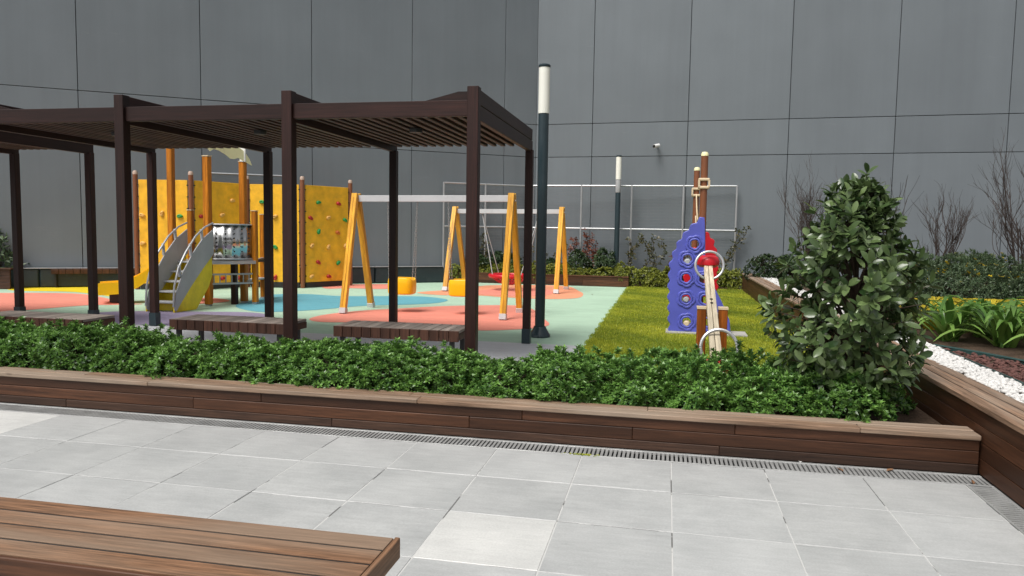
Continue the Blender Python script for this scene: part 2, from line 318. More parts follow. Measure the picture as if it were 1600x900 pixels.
# ---------------------------------------------------------------- building walls
def wall(name, label, c, d, tj, n_in):
    L = tj[-1]; d = Vector(d).normalized(); nrm = Vector((d.y, -d.x)) if Vector((d.y, -d.x)).dot(Vector(n_in)) > 0 else Vector((-d.y, d.x)); rz = math.atan2(d.y, d.x)
    root = thing(name, label, 'wall', (c[0], c[1], 0))
    def pt(t, off, z): return Vector((c[0]+d.x*t+nrm.x*off, c[1]+d.y*t+nrm.y*off, z))
    cc = pt(L/2, -.16, 5.5); box('wall_core', cc, (L+.4, .2, 11), M['joint'], root, rz, 0)
    for a, b in zip(tj[:-1], tj[1:]):
        for z0, z1 in ((-.02, 3.75), (3.75, 4.73), (4.73, 11)):
            box('wall_panel', pt((a+b)/2, -.03, (z0+z1)/2), (b-a-.015, .06, z1-z0-.016), M['wall'], root, rz, .006)
CW = (-4.0, 22.55)
wall('building_wall', 'dark grey panelled building wall running back from the left behind the pergola', CW, (-11.3, -7.7), [-.006, 1.04, 3.87, 6.63, 9.39, 12.13, 14.9, 17.6, 20.4, 23.1], (.5, -.8))
wall('building_wall', 'dark grey panelled building wall behind the lawn and trellis on the right', CW, (12.5, -.9), [-.006, 1.72, 4.49, 7.22, 9.9, 12.55, 15.3, 18, 20.8], (0, -1))
dl = Vector((-11.3, -7.7)).normalized(); nl = Vector((.563, -.826))
def lw(t, off, z): return Vector((CW[0]+dl.x*t+nl.x*off, CW[1]+dl.y*t+nl.y*off, z))
# dark padded upstand at the foot of the left wall
pad = thing('wall_upstand', 'low dark teal padded upstand along the foot of the left wall', 'wall padding', lw(9, .2, 0))
for k in range(9):
    a, b = 3.0+2.0*k, 4.99+2.0*k
    beam('pad_section', lw(a, .22, .225), lw(b, .22, .225), .3, .45, M['pad'], pad, bevel=.03)
    beam('coping', lw(a, .22, .457), lw(b, .22, .457), .34, .012, M['steel'], pad, bevel=0)
# security camera
t = thing('security_camera', 'small white security camera high on the right grey wall', 'camera', (-.37, 22.28, 4.01))
MB().tube([(-.37, 22.25, 4.03), (-.37, 22.12, 4.05)], .03, 10).build('mount', M['white'], t, True)
MB().tube([(-.33, 22.14, 4.04), (-.45, 21.98, 4.0)], .055, 12).build('body', M['white'], t, True)
MB().tube([(-.45, 21.98, 4.0), (-.463, 21.963, 3.996)], .042, 12).build('lens', M['black'], t, True)
# ---------------------------------------------------------------- trellises
def trellis(label, p0, p1, top, mid, nv, z0, wires=True):
    p0 = Vector(p0); p1 = Vector(p1); root = thing('trellis', label, 'trellis', (p0.x, p0.y, 0)); q = (p1-p0)/(nv-1)
    for i in range(nv):
        p = p0+q*i; MB().tube([(p.x, p.y, z0), (p.x, p.y, top+.02)], .03, 8).build('upright', M['steel'], root, True)
    for z in (top, mid): MB().tube([(p0.x, p0.y, z), (p1.x, p1.y, z)], .026, 8).build('rail', M['steel'], root, True)
    b = MB(); z = z0+.1
    while z < top-.05:
        b.tube([(p0.x, p0.y+.01, z), (p1.x, p1.y+.01, z)], .0024, 3, False); z += .085
    k = int((p1-p0).length/.3)
    for i in range(1, k):
        p = p0+(p1-p0)*i/k; b.tube([(p.x, p.y+.015, z0), (p.x, p.y+.015, top)], .0018, 3, False)
    tag(b.build('wire_mesh', M['wire'], root), kind='stuff')
trellis('long grey steel trellis frame with wire mesh standing along the right wall', (-3.98, 22.05, 0), (1.88, 21.95, 0), 2.87, 1.62, 5, .02)
a, b = lw(2.95, .14, 0), lw(.38, .14, 0)
trellis('grey steel trellis section in the wall corner behind the far swing', (a.x, a.y, 0), (b.x, b.y, 0), 2.87, 1.62, 3, .02)
a, b = lw(9.35, .12, 0), lw(7.3, .12, 0)
trellis('short grey steel trellis frame behind the yellow climbing wall', (a.x, a.y, 0), (b.x, b.y, 0), 2.87, 1.62, 3, .02)
# ---------------------------------------------------------------- timber planters
def segs(a, b, lens):
    out = []; x = a; i = 0
    while x < b-.01:
        e = min(b, x+lens[i % len(lens)])
        if b-e < .3: e = b
        out.append((x, e)); x = e; i += 1
    return out
pl = thing('timber_planter', 'low dark brown timber planter wall with weathered cap holding the hedge', 'planter', (-3, 5.26, 0))
yf = 5.262
for r, (z0, z1, ls) in enumerate(((.002, .066, (2.9, 1.7, 2.4)), (.069, .155, (1.2, 2.6, 2.0, 2.3)), (.158, .232, (2.1, 1.5, 2.8)))):
    for a, b in segs(-9.5, 2.03, ls):
        beam('plank', (a+.001, yf+.012+random.uniform(-.002, .002), (z0+z1)/2), (b-.001, yf+.012, (z0+z1)/2), .024, z1-z0, M['planter' if r else 'planterlow'], pl, bevel=.004)
for q, y in enumerate((5.295, 5.417)):
    for a, b in segs(-9.5, 2.03, ((2.3, 3.1), (2.9, 1.8))[q]):
        beam('cap_plank', (a+.001, y, .25), (b-.001, y, .25+random.uniform(-.002, .002)), .112, .034, M['cap'], pl, bevel=.005)
MB().box((-9.49, 5.3515, .232), (2.02, 5.3605, .2625)).build('gap_shade_strip', M['black'], pl)  # added black strip, paints the shade between the two cap planks
MB().box((-9.5, 5.288, 0), (2.02, 5.32, .232)).build('backing', M['darkwood'], pl)
# rear edge of the same bed
pb = thing('timber_edging', 'low timber edge closing the hedge bed toward the pergola', 'planter edge', (-5, 6.8, 0))
for a, b in segs(-9.5, -1.0, (2.4, 3.0)):
    beam('plank', (a+.001, 6.74, .09), (b-.001, 6.74, .09), .03, .18, M['planter'], pb); beam('cap_plank', (a+.001, 6.74, .2), (b-.001, 6.74, .2), .11, .034, M['cap'], pb)
tag(MB().box((-9.5, 5.32, -.02), (2.03, 6.72, .16)).build('hedge_bed', M['soil']), kind='structure')
# right planter
pr = thing('timber_planter', 'higher timber planter wall with three-plank cap running along the right of the lawn', 'planter', (2.05, 5, 0))
xf = 2.045
for r in range(4):
    z0 = .002+.105*r; z1 = z0+.102
    for a, b in segs(-1.5, 21.2, ((2.6, 3.2), (3.4, 2.2), (2.0, 2.9), (3.0, 2.5))[r]):
        beam('plank', (xf+.012+random.uniform(-.002, .002), a+.001, (z0+z1)/2), (xf+.012, b-.001, (z0+z1)/2), .024, z1-z0, M['planter'], pr, bevel=.003)
for q in range(3):
    for a, b in segs(-1.5, 21.2, ((3.3, 2.4), (2.2, 3.0), (2.8, 3.4))[q]):
        beam('cap_plank', (2.076+.108*q, a+.001, .438), (2.076+.108*q, b-.001, .438+random.uniform(-.002, .002)), .095, .034, M['cap'], pr, bevel=.002)
for q in range(2): MB().box((2.1245+.108*q, -1.49, .42), (2.1355+.108*q, 21.19, .4505)).build('gap_shade_strip', M['black'], pr)  # black fillers added so the cap gaps look shaded
MB().box((2.071, -1.5, 0), (2.10, 21.2, .42)).build('backing', M['darkwood'], pr)
tag(MB().box((2.10, -1.5, -.02), (14, 21.3, .425)).build('planting_bed', M['soil']), kind='structure')
# rear planter under the trellis
pk = thing('timber_planter', 'low dark timber planter at the far end of the playground under the trellis', 'planter', (-3.6, 20.9, 0))
for r in range(3):
    for a, b in segs(-6.4, -1.02, (2.2, 1.9)): beam('plank', (a+.001, 20.9, .045+.088*r), (b-.001, 20.9, .045+.088*r), .03, .085, M['planter'], pk)
for a, b in segs(-6.4, -1.02, (2.7,)): beam('cap_plank', (a+.001, 20.95, .28), (b-.001, 20.95, .28), .16, .03, M['planter'], pk)
beam('end_board', (-1.035, 20.92, .13), (-1.035, 22.2, .13), .03, .26, M['planter'], pk)
tag(MB().box((-6.4, 20.93, -.02), (-1.06, 22.3, .2)).build('rear_bed', M['soil']), kind='structure')
tag(MB().box((-1.0, 21.2, -.02), (2.0, 22.2, .05)).build('lawn_end_bed', M['soil']), kind='structure')
# left corner planter
pq = thing('timber_planter', 'dark timber planter with a grey leafy plant at the far left edge', 'planter', (-14.2, 13.0, 0))
for r in range(3): beam('plank', (-17.5, 13.55, .08+.15*r), (-14.75, 14.35, .08+.15*r), .04, .146, M['darkwood'], pq)
beam('cap_plank', (-17.5, 13.6, .47), (-14.72, 14.4, .47), .2, .035, M['planter'], pq)
# ---------------------------------------------------------------- drain grates
def grate(label, x0, x1, y0, y1, along, pitch, bw):
    root = thing('drain_grate', label, 'drain grate', ((x0+x1)/2, (y0+y1)/2, 0))
    MB().box((x0, y0, -.05), (x1, y1, -.03)).build('channel', M['void'], root)
    b = MB()
    if along == 'x':
        beam('rail', (x0, y0+.008, -.006), (x1, y0+.008, -.006), .014, .014, M['grate'], root, bevel=.002); beam('rail', (x0, y1-.02, -.006), (x1, y1-.02, -.006), .03, .014, M['grate'], root, bevel=.002)
        x = x0
        while x < x1: b.box((x, y0+.015, -.02), (x+bw, y1-.035, -.002)); x += pitch
    else:
        beam('rail', (x0+.008, y0, -.006), (x0+.008, y1, -.006), .014, .014, M['grate'], root, bevel=.002); beam('rail', (x1-.012, y0, -.006), (x1-.012, y1, -.006), .02, .014, M['grate'], root, bevel=.002)
        y = y0
        while y < y1-bw: b.box((x0+.015, y, -.010), (x1-.022, y+bw, -.002)); y += pitch
    tag(b.build('slot_bars', M['grate'], root), kind='stuff')
grate('long galvanised slot drain along the foot of the hedge planter', -9.5, 2.04, 5.038, 5.26, 'x', .030, .018)
grate('short galvanised slot drain running beside the right planter wall', 1.876, 2.042, -1.4, 5.034, 'y', .034, .021)
# ---------------------------------------------------------------- pergolas
def pergola(label, xs, yn, yf, brackets):
    root = thing('pergola', label, 'pergola', (sum(xs)/len(xs), (yn+yf)/2, 0)); P = M['pergola']
    for k, x in enumerate(xs):
        beam('post', (x, yn, 0), (x, yn, 2.9), .11, .11, P, root); beam('post', (x, yf, .0), (x, yf, 2.62), .10, .10, P, root)
        for y in (yn, yf): MB().box((x-.0575, y-.0575, 0), (x+.0575, y+.0575, .2)).build('post_shoe', M['teal'], root)
        beam('side_board', (x, yn+.057, 2.827), (x, yf+.06, 2.827), .05, .145, P, root)
        beam('side_beam', (x, yn+.057, 2.672), (x, yf+.06, 2.672), .06, .145, P, root)
    for a, b in zip(xs[:-1], xs[1:]):
        beam('front_beam', (a-.056, yn+.01, 2.70), (b+.056, yn+.01, 2.70), .06, .15, P, root)
        beam('rear_beam', (a-.031, yf, 2.775), (b+.031, yf, 2.775), .06, .14, P, root)
        n = int(round((a-b-.1)/.125))
        for i in range(n):
            x = a-.05-(a-b-.1)*(i+.5)/n; beam('slat', (x, yn+.045, 2.71), (x, yf-.032, 2.71), .055, .09, M['roofwood'], root)
        MB().box((b+.04, yn+.05, 2.757), (a-.04, yf-.04, 2.765)).build('roof_sheet', M['black'], root)
        lp = ((a+b)/2, yn+1.1); MB().lathe([(.001, 2.62), (.07, 2.62), (.075, 2.63), (.075, 2.664)], (lp[0], lp[1], 0), 16).build('downlight', M['black'], root, True)
    for x, s in brackets:
        MB().prism([(0, 2.777), (0, 2.865), (.11, 2.865), (.47, 2.777)], lambda u, z, t: (x+s*(.056+u), yn+.03+t, z), .035).build('bracket', P, root)
pergola('long dark brown timber pergola with slatted roof behind the hedge', [-1.85, -3.78, -5.71, -7.63], 7.0, 9.95, [(-1.85, -1), (-7.63, 1)])
pergola('second dark timber pergola cut by the left edge of the view', [-8.71, -10.07, -11.43, -12.79], 7.0, 9.95, [(-8.71, -1)])
# ---------------------------------------------------------------- benches
def slat_bench(label, x0, x1, y0, y1, group):
    r = thing('slatted_bench', label, 'bench', ((x0+x1)/2, (y0+y1)/2, 0), group); n = 13; pw = (x1-x0)/n
    for i in range(n):
        x = x0+pw*(i+.5)
        beam('slat', (x, y0+.024, .435), (x, y1, .435), pw-.010, .03, M['slatbench'], r, bevel=.003)
        beam('fascia_slat', (x, y0+.012, .33), (x, y0+.012, .449), pw-.006, .022, M['darkwood'], r, up=(0, 1, 0), bevel=.003)
    for y in (y0+.06, y1-.06): beam('rail', (x0+.03, y, .39), (x1-.03, y, .39), .05, .055, M['darkwood'], r)
    for x in (x0+.012, x1-.012): beam('end_board', (x, y0+.03, .38), (x, y1, .38), .022, .075, M['darkwood'], r)
    for x in (x0+.09, x1-.09):
        for y in (y0+.06, y1-.06): beam('leg', (x, y, 0), (x, y, .363), .05, .05, M['black'], r)
g = 'benches under the pergola'
slat_bench('slatted timber bench under the pergola nearest the lamp post', -3.61, -2.16, 7.64, 8.18, g)
slat_bench('slatted timber bench under the middle of the pergola in front of the play tower', -5.63, -4.17, 7.58, 8.12, g)
slat_bench('slatted timber bench under the left bay of the pergola, cut by the frame', -7.95, -6.46, 7.2, 7.72, g)
# bench by the far left wall
r = thing('slatted_bench', 'narrow dark slatted bench standing against the left wall padding', 'bench', (-14.1, 15.2, 0)); A = Vector((-14.27, 15.0, 0)); B = Vector((-12.75, 16.03, 0)); dv = (B-A).normalized(); nv = Vector((-dv.y, dv.x, 0))
for i in range(12):
    p = A+(B-A)*(i+.5)/12; beam('slat', p+Vector((0, 0, .43)), p+nv*.36+Vector((0, 0, .43)), .145, .035, M['planter'], r); q = p+Vector((0, 0, .375)); beam('fascia_slat', q-Vector((0, 0, .05)), q+Vector((0, 0, .05)), .145, .02, M['planter'], r, up=(nv.x, nv.y, 0))
for tt in (.05, .5, .95):
    for o in (.05, .3):
        p = A+(B-A)*tt+nv*o; beam('leg', p, p+Vector((0, 0, .41)), .05, .05, M['black'], r)
# foreground bench
r = thing('plank_bench', 'long plank-topped brown timber bench in the lower left foreground', 'bench', (-1.9, 2.2, 0))
for i in range(4):
    y = 2.046+.1105*i; cut = -2.05 if i == 1 else None
    beam('plank', (-3.6, y, .434), (-.918, y, .434), .0965, .03, M['bench'], r, bevel=.0015)
beam('fascia_board', (-3.6, 1.984, .410), (-.918, 1.984, .410), .018, .076, M['planter'], r, bevel=.003)
beam('fascia_board', (-3.6, 2.428, .405), (-.918, 2.428, .405), .018, .066, M['planter'], r, bevel=.003)
beam('end_board', (-.906, 1.975, .411), (-.906, 2.437, .411), .02, .076, M['bench'], r, bevel=.003)
MB().box((-3.58, 2.0, .400), (-.93, 2.41, .412)).build('gap_shade_board', M['black'], r)  # black board added below the planks to imitate shade in the gaps
for i in range(3): MB().box((-3.59, 2.0955+.1105*i, .413), (-.919, 2.1070+.1105*i, .4455)).build('gap_shade_strip', M['black'], r)  # added black fillers stand in for shade between the bench planks
for x in (-1.02, -2.2, -3.4):
    beam('side_panel', (x, 2.01, .18), (x, 2.40, .18), .05, .36, M['darkwood'], r)
beam('side_panel', (-3.5, 2.02, .18), (-.97, 2.02, .18), .03, .36, M['darkwood'], r)
# ---------------------------------------------------------------- lamp posts
def lamp(label, x, y, H, wrap=False):
    r = thing('lamp_post', label, 'lamp post', (x, y, 0), 'column lamps'); c = (x, y, 0)
    MB().lathe([(.001, 0), (.155, 0), (.155, .03), (.14, .05), (.10, .12), (.085, .15)], c).build('base', M['teal'], r, True)
    MB().lathe([(.072, .14), (.074, .8), (.074, H-.69), (.06, H-.685)], c).build('pole', M['teal'], r, True)
    MB().lathe([(.06, H-.69), (.079, H-.688), (.079, H-.04), (.07, H-.035)], c).build('diffuser', M['diffuser'], r, True)
    MB().lathe([(.082, H-.045), (.086, H-.04), (.086, H-.012), (.07, H), (.001, H+.003)], c).build('cap', M['teal'], r, True)
    if wrap: MB().lathe([(.076, H-1.06), (.08, H-1.05), (.077, H-.9), (.08, H-.8), (.076, H-.7)], c).build('tape_wrap', M['greypanel'], r, True)
lamp('tall dark teal column lamp with white top beside the pergola', -1.78, 10.62, 3.89)
lamp('far column lamp with white top standing in front of the trellis', -1.43, 21.72, 3.72, True)
# ---------------------------------------------------------------- swings
def catmull_bucket(cx, cy, z0, parent):
    rings = []
    for s, z in ((.86, 0), (.97, .02), (1, .08), (1.0, .2), (.97, .285), (.93, .30), (.86, .295), (.84, .22), (.8, .1), (.72, .06)):
        ring = []
        for j in range(28):
            a = 2*math.pi*j/28; ca, sa = math.cos(a), math.sin(a); e = .55
            dip = .07*max(0, math.cos(a*2))**2 if z > .25 else 0
            ring.append((cx+.245*s*math.copysign(abs(ca)**e, ca), cy+.2*s*math.copysign(abs(sa)**e, sa), z0+z-dip*.6))
        rings.append(ring)
    b = MB(); n = 28; vv = [p for q in rings for p in q]; ff = []
    for i in range(len(rings)-1):
        for j in range(n): ff.append((i*n+j, i*n+(j+1) % n, (i+1)*n+(j+1) % n, (i+1)*n+j))
    ff += [tuple(range(n-1, -1, -1)), tuple(range((len(rings)-1)*n, len(rings)*n))]
    return b.add(vv, ff).build('seat_shell', M['yellow'], parent, True)
def aframe(root, x, y0, y1, z, w_):
    ym = (y0+y1)/2
    for y, dx in ((y0, 0), (y1, .05)):
        d = Vector((x-(x+dx), ym-y, z)).normalized(); f = Vector((x+dx, y, 0)); top = Vector((x, ym+(-.045 if y < ym else .045), z))
        lg = beam('leg', f+(top-f)*.03, top, w_, w_, M['yellowwood'], root, up=(1, 0, 0))
        beam('leg_groove', f+(top-f)*.05+Vector((0, -.0008-w_/2 if y < ym else w_/2, 0)), top+(f-top)*.03+Vector((0, -.0008-w_/2 if y < ym else w_/2, 0)), .012, .004, M['orange'], lg, up=(1, 0, 0), bevel=0)
        beam('foot', f, f+(top-f)*.045, w_+.016, w_+.016, M['beamgrey'], root, up=(1, 0, 0))
    for k in (-1, 1): MB().tube([(x+k*(w_/2+.004), ym, z-.12), (x+k*(w_/2+.02), ym, z-.12)], .02, 8).build('bolt', M['steel'], root)
def chain(root, p0, p1, name='chain'):
    p0 = Vector(p0); p1 = Vector(p1); n = int((p1-p0).length/.045); b = MB(); d = (p1-p0)/n; e = d*.62
    sx = Vector((.011, 0, 0)); sy = Vector((0, .011, 0))
    for i in range(n):
        c = p0+d*(i+.5); s = sx if i % 2 else sy
        b.tube([c-e-s*.5, c-e+s*.5, c-e*.4+s, c+e*.4+s, c+e+s*.5, c+e-s*.5, c+e*.4-s, c-e*.4-s], .0035, 4, closed=True)
    return tag(b.build(name, M['steel'], root), kind='stuff')
s1 = thing('swing_frame', 'near yellow timber A-frame swing set with a pale steel crossbeam', 'swing set', (-4.15, 12.95, 0))
aframe(s1, -5.65, 12.36, 13.55, 2.16, .105); aframe(s1, -2.72, 12.38, 13.63, 2.18, .105)
beam('crossbeam', (-5.595, 12.97, 2.075), (-2.775, 12.99, 2.095), .10, .115, M['beamgrey'], s1)
for x, nm in ((-4.757, 'yellow bucket swing seat on the left, beside a pergola post'), (-3.60, 'yellow bucket swing seat on the right, half hidden by the near corner post')):
    b = thing('bucket_swing', nm, 'swing seat', (x, 12.97, .33), 'yellow bucket seats')
    catmull_bucket(x, 12.97, .335, b)
    for k in (-1, 1):
        MB().tube([(x+k*.285, 12.97, 2.03), (x+k*.285, 12.97, 1.985)], .014, 8).build('hanger', M['steel'], b, True)
        chain(b, (x+k*.285, 12.97, 1.99), (x+k*.225, 12.89, .615)); chain(b, (x+k*.285, 12.97, 1.99), (x+k*.225, 13.05, .615))
s2 = thing('swing_frame', 'far yellow timber A-frame swing set holding the red basket seat', 'swing set', (-3.98, 18.6, 0))
aframe(s2, -5.36, 17.66, 19.4, 2.10, .11); aframe(s2, -2.62, 17.95, 19.45, 2.12, .11)
beam('crossbeam', (-5.30, 18.55, 2.0), (-2.68, 18.7, 2.02), .10, .11, M['beamgrey'], s2)
cx, cy = -3.93, 18.62
b = thing('basket_swing', 'round red rope basket swing hanging from the far frame', 'swing seat', (cx, cy, .15))
ring = [(cx+.5*math.cos(a), cy+.5*math.sin(a), .37) for a in np.linspace(0, 6.283, 40, endpoint=False)]
MB().tube(ring, .05, 10, closed=True).build('rim', M['red'], b, True)
nb = MB()
for i in range(20):
    a = 2*math.pi*i/20; nb.tube([(cx+.49*math.cos(a)*q, cy+.49*math.sin(a)*q, .14+.22*q**2.2) for q in (0.05, .3, .55, .8, 1)], .011, 5)
for q in (.2, .4, .6, .8): nb.tube([(cx+.49*q*math.cos(a), cy+.49*q*math.sin(a), .14+.22*q**2.2) for a in np.linspace(0, 6.283, 28, endpoint=False)], .011, 5, closed=True)
tag(nb.build('net', M['redrope'], b, True), kind='stuff')
for k in (-1, 1):
    for j in (-1, 1): MB().tube([(cx+k*.74, cy, 1.96), (cx+k*.36, cy+j*.36, .39)], .011, 6).build('rope', M['greypanel'], b, True)
# ---------------------------------------------------------------- zigzag climbing wall
CP = [(-12.25, 15.4), (-10.93, 15.6), (-10.34, 17.0), (-8.94, 17.2), (-8.24, 18.5)]
cw = thing('climbing_wall', 'zigzag yellow plywood climbing wall with round brown posts and coloured holds', 'climbing wall', (-10.3, 17, 0))
for x, y in CP:
    MB().lathe([(.055, 0), (.055, 2.72), (.001, 2.72)], (x, y, 0), 18).build('post', M['brownpole'], cw, True)
    MB().lathe([(.057, 2.70), (.057, 2.75), (.04, 2.785), (.001, 2.79)], (x, y, 0), 18).build('post_cap', plain('post_cap', (.45, .33, .26), .5) if 'post_cap' not in bpy.data.materials else bpy.data.materials['post_cap'], cw, True)
HOLD = {}
def hold_mesh(c):
    if c not in HOLD:
        b = MB(); rr = random.Random(ord(c)); n = 12; vv = []; ff = []
        for i, (r, h) in enumerate(((.062, 0), (.066, .02), (.05, .05), (.028, .06), (.018, .045), (.001, .045))):
            for j in range(n):
                a = 2*math.pi*j/n; k = 1+.22*math.sin(2*a+rr.random()*.2+i*.3)+.1*math.sin(3*a+1); vv.append((r*k*math.cos(a), -h, r*k*.8*math.sin(a)))
        for i in range(5):
            for j in range(n): ff.append((i*n+j, i*n+(j+1) % n, (i+1)*n+(j+1) % n, (i+1)*n+j))
        m = bpy.data.meshes.new('hold'); m.from_pydata(vv, [], ff); m.materials.append(M['hold_'+c]); m.polygons.foreach_set('use_smooth', [True]*len(ff)); HOLD[c] = m
    return HOLD[c]
HL = [(3, .31, 2.16, 'g'), (3, .73, 2.15, 'r'), (3, .15, 1.76, 'r'), (3, .51, 1.78, 'y'), (3, .87, 1.73, 'g'), (3, .31, 1.42, 'g'), (3, .71, 1.4, 'o'), (3, .17, 1.06, 'y'), (3, .51, 1.02, 'y'), (3, .87, 1.05, 'y'), (3, .3, .64, 'r'), (3, .72, .61, 'g'), (3, .16, .28, 'y'), (3, .52, .27, 'r'), (2, .51, 1.78, 'y'), (2, .51, 1.02, 'g'), (2, .51, .25, 'r'), (2, .28, 2.14, 'g'), (2, .68, 1.41, 'g'), (2, .17, .24, 'r'), (1, .71, 2.15, 'y'), (1, .52, 1.79, 'y'), (1, .16, 1.74, 'r'), (1, .52, .25, 'r'), (1, .16, .28, 'r'), (1, .82, .24, 'r'), (0, .12, 1.75, 'y'), (0, .48, 1.79, 'y'), (0, .8, 1.74, 'g'), (0, .12, 1.09, 'y'), (0, .5, .6, 'g'), (0, .75, 1.1, 'r'), (0, .35, .3, 'r'), (1, .3, 1.1, 'g'), (1, .7, .65, 'y'), (2, .28, .64, 'y'), (2, .76, .6, 'o')]
for k in range(4):
    a = Vector((*CP[k], 0)); b = Vector((*CP[k+1], 0)); d = (b-a).normalized(); L = (b-a).length; rz = math.atan2(d.y, d.x); nrm = Vector((d.y, -d.x, 0))
    c = (a+b)/2; z0, z1 = .14, 2.58
    pn = place(bpy.data.objects.new('panel', boxmesh((z1-z0, .035, L-.16), M['climbpanel'], .004)), cw, Matrix.Translation(c+Vector((0, 0, (z0+z1)/2))) @ Matrix.Rotation(rz, 4, 'Z') @ Matrix.Rotation(math.pi/2, 4, 'Y'))
    beam('bottom_rail', a+d*.08+Vector((0, 0, .07)), b-d*.08+Vector((0, 0, .07)), .06, .12, M['black'], cw)
    bb = MB()
    for e, sg in ((a, 1), (b, -1)):
        for i in range(9):
            q = e+d*sg*.075+Vector((0, 0, .3+.27*i)); bb.tube([q-nrm*.045, q+nrm*.045], .014, 6)
    tag(bb.build('bolts', M['black'], cw), kind='stuff')
    for kk, t_, z, col in HL:
        if kk == k: place(bpy.data.objects.new('climbing_hold', hold_mesh(col)), cw, Matrix.Translation(a+(b-a)*t_+nrm*.0175+Vector((0, 0, z))) @ Matrix.Rotation(rz, 4, 'Z') @ Matrix.Rotation(random.uniform(-1, 1), 4, 'Y'))
# ---------------------------------------------------------------- play tower
tw = thing('play_tower', 'orange-posted play tower with steel balustrade, cream roof board, stairs and yellow slide', 'play tower', (-8.8, 13, 0))
PA, PD, PC, PG, PE, PF, PB = (-8.55, 12.69), (-8.28, 13.47), (-9.56, 13.02), (-9.28, 13.8), (-7.95, 13.33), (-8.40, 14.4), (-9.03, 12.86)
def post(p, H, s=.105):
    beam('post', (*p, .03), (*p, H), s, s, M['orange'], tw, bevel=.012); MB().box((p[0]-.045, p[1]-.045, 0), (p[0]+.045, p[1]+.045, .05)).build('foot', M['steel'], tw)
    MB().box((p[0]-s/2-.004, p[1]-s/2-.004, H), (p[0]+s/2+.004, p[1]+s/2+.004, H+.014)).build('post_cap', M['beige'], tw)
for p, H in ((PA, 2.83), (PD, 2.80), (PC, 3.05), (PG, 2.95)): post(p, H, .12)
for p, H in ((PE, 1.83), (PF, 1.78), (PB, 1.82)): post(p, H, .10)
MB().prism([PA, PE, (-8.0, 13.9), PF, PD, PG, PC], lambda x, y, t: (x, y, .82+t), .05).build('deck', M['darkwood'], tw)
def seg(nm, a, b, z, wd, h, mt): return beam(nm, (*a, z), (*b, z), wd, h, mt, tw)
for a, b in ((PA, PE), (PE, PF), (PA, PC), (PC, PG)): seg('deck_edge', a, b, .845, .05, .07, M['steel'])
# curved stainless balustrade between the front post and the short post
b = MB(); A, E_ = Vector((*PA, 0)), Vector((*PE, 0)); dv = (E_-A).normalized(); nv = Vector((dv.y, -dv.x, 0)); L = (E_-A).length; n = 60; vv = []
for i in range(n+1):
    q = A+dv*(.06+(L-.12)*i/n)+nv*(.16*math.sin(math.pi*i/n)+.006*math.sin(math.pi*i*10/n))
    vv += [q+Vector((0, 0, .89)), q+Vector((0, 0, 1.56))]
b.add(vv, [(2*i, 2*i+2, 2*i+3, 2*i+1) for i in range(n)])
bal = b.build('balustrade', M['chrome'], tw, True); md = bal.modifiers.new('t', 'SOLIDIFY'); md.thickness = .006
pb_ = MB()
for cc in range(5):
    for k in range(7):
        i = 6+12*cc; q = A+dv*(.06+(L-.12)*i/n)+nv*(.16*math.sin(math.pi*i/n)+.02); pb_.lathe([(.017, 0), (.012, .005), (.001, .006)], q+Vector((0, 0, .96+.085*k)), 8, Matrix(((dv.x, 0, nv.x), (dv.y, 0, nv.y), (0, 1, 0))))
tag(pb_.build('rivets', M['black'], bal), kind='stuff')
for z in (1.56, .90): MB().tube([A+dv*(.05+(L-.1)*i/n)+nv*(.165*math.sin(math.pi*i/n))+Vector((0, 0, z)) for i in range(n+1)], .014, 8).build('rail', M['steel'], bal, True)
MB().prism([PA, PE, (PE[0]+.08, PE[1]-.1), (-8.13, 12.87), (PA[0]+.1, PA[1]-.02)], lambda x, y, t: (x, y, .80+t), .06).build('step_edge', M['steel'], tw)
# low rail bench below the deck
for z in (.60, .42): seg('lower_rail', PA, PE, z, .035, .035, M['steel'])
for i in range(7): q = A+dv*(.1+.11*i); beam('baluster', q+Vector((0, 0, .43)), q+Vector((0, 0, .6)), .02, .02, M['steel'], tw)
seg('lower_shelf', (PD[0], PD[1]), (PF[0], PF[1]), .44, .2, .03, M['greypanel'])
MB().box((-8.34, 13.1, 0), (-8.24, 13.2, .82)).build('inner_leg', M['pergola'], tw)
# roof board with wavy lower edge, from front post to right post
pa, pd = Vector((*PA, 0)), Vector((*PD, 0)); dd = (pd-pa).normalized(); nn = Vector((dd.y, -dd.x, 0))
prof = [(-.12, 3.04), (.02, 2.93), (.1, 2.98), (.22, 2.96), (.36, 2.90), (.48, 2.83), (.56, 2.83), (.66, 2.86), (.76, 2.82), (.98, 2.74), (.92, 2.86), (.8, 3.0), (.55, 3.12), (.25, 3.2), (.05, 3.2)]
MB().prism(prof, lambda u, z, t: pa+dd*u+nn*(.07+t)+Vector((0, 0, z)), .02).build('roof_board', M['cream'], tw)
MB().box((PD[0]-.02, PD[1]-.07, 2.8), (PD[0]+.10, PD[1]-.04, 3.08)).build('roof_bracket', M['white'], tw)
MB().prism([(-.02, 3.1), (.5, 3.5), (1.0, 3.1)], lambda u, z, t: pa+Vector((-.5, .17, 0))*1.0+dd*u*.9+nn*.0+Vector((-t, 0, z)), .03).build('roof_board', M['cream'], tw)
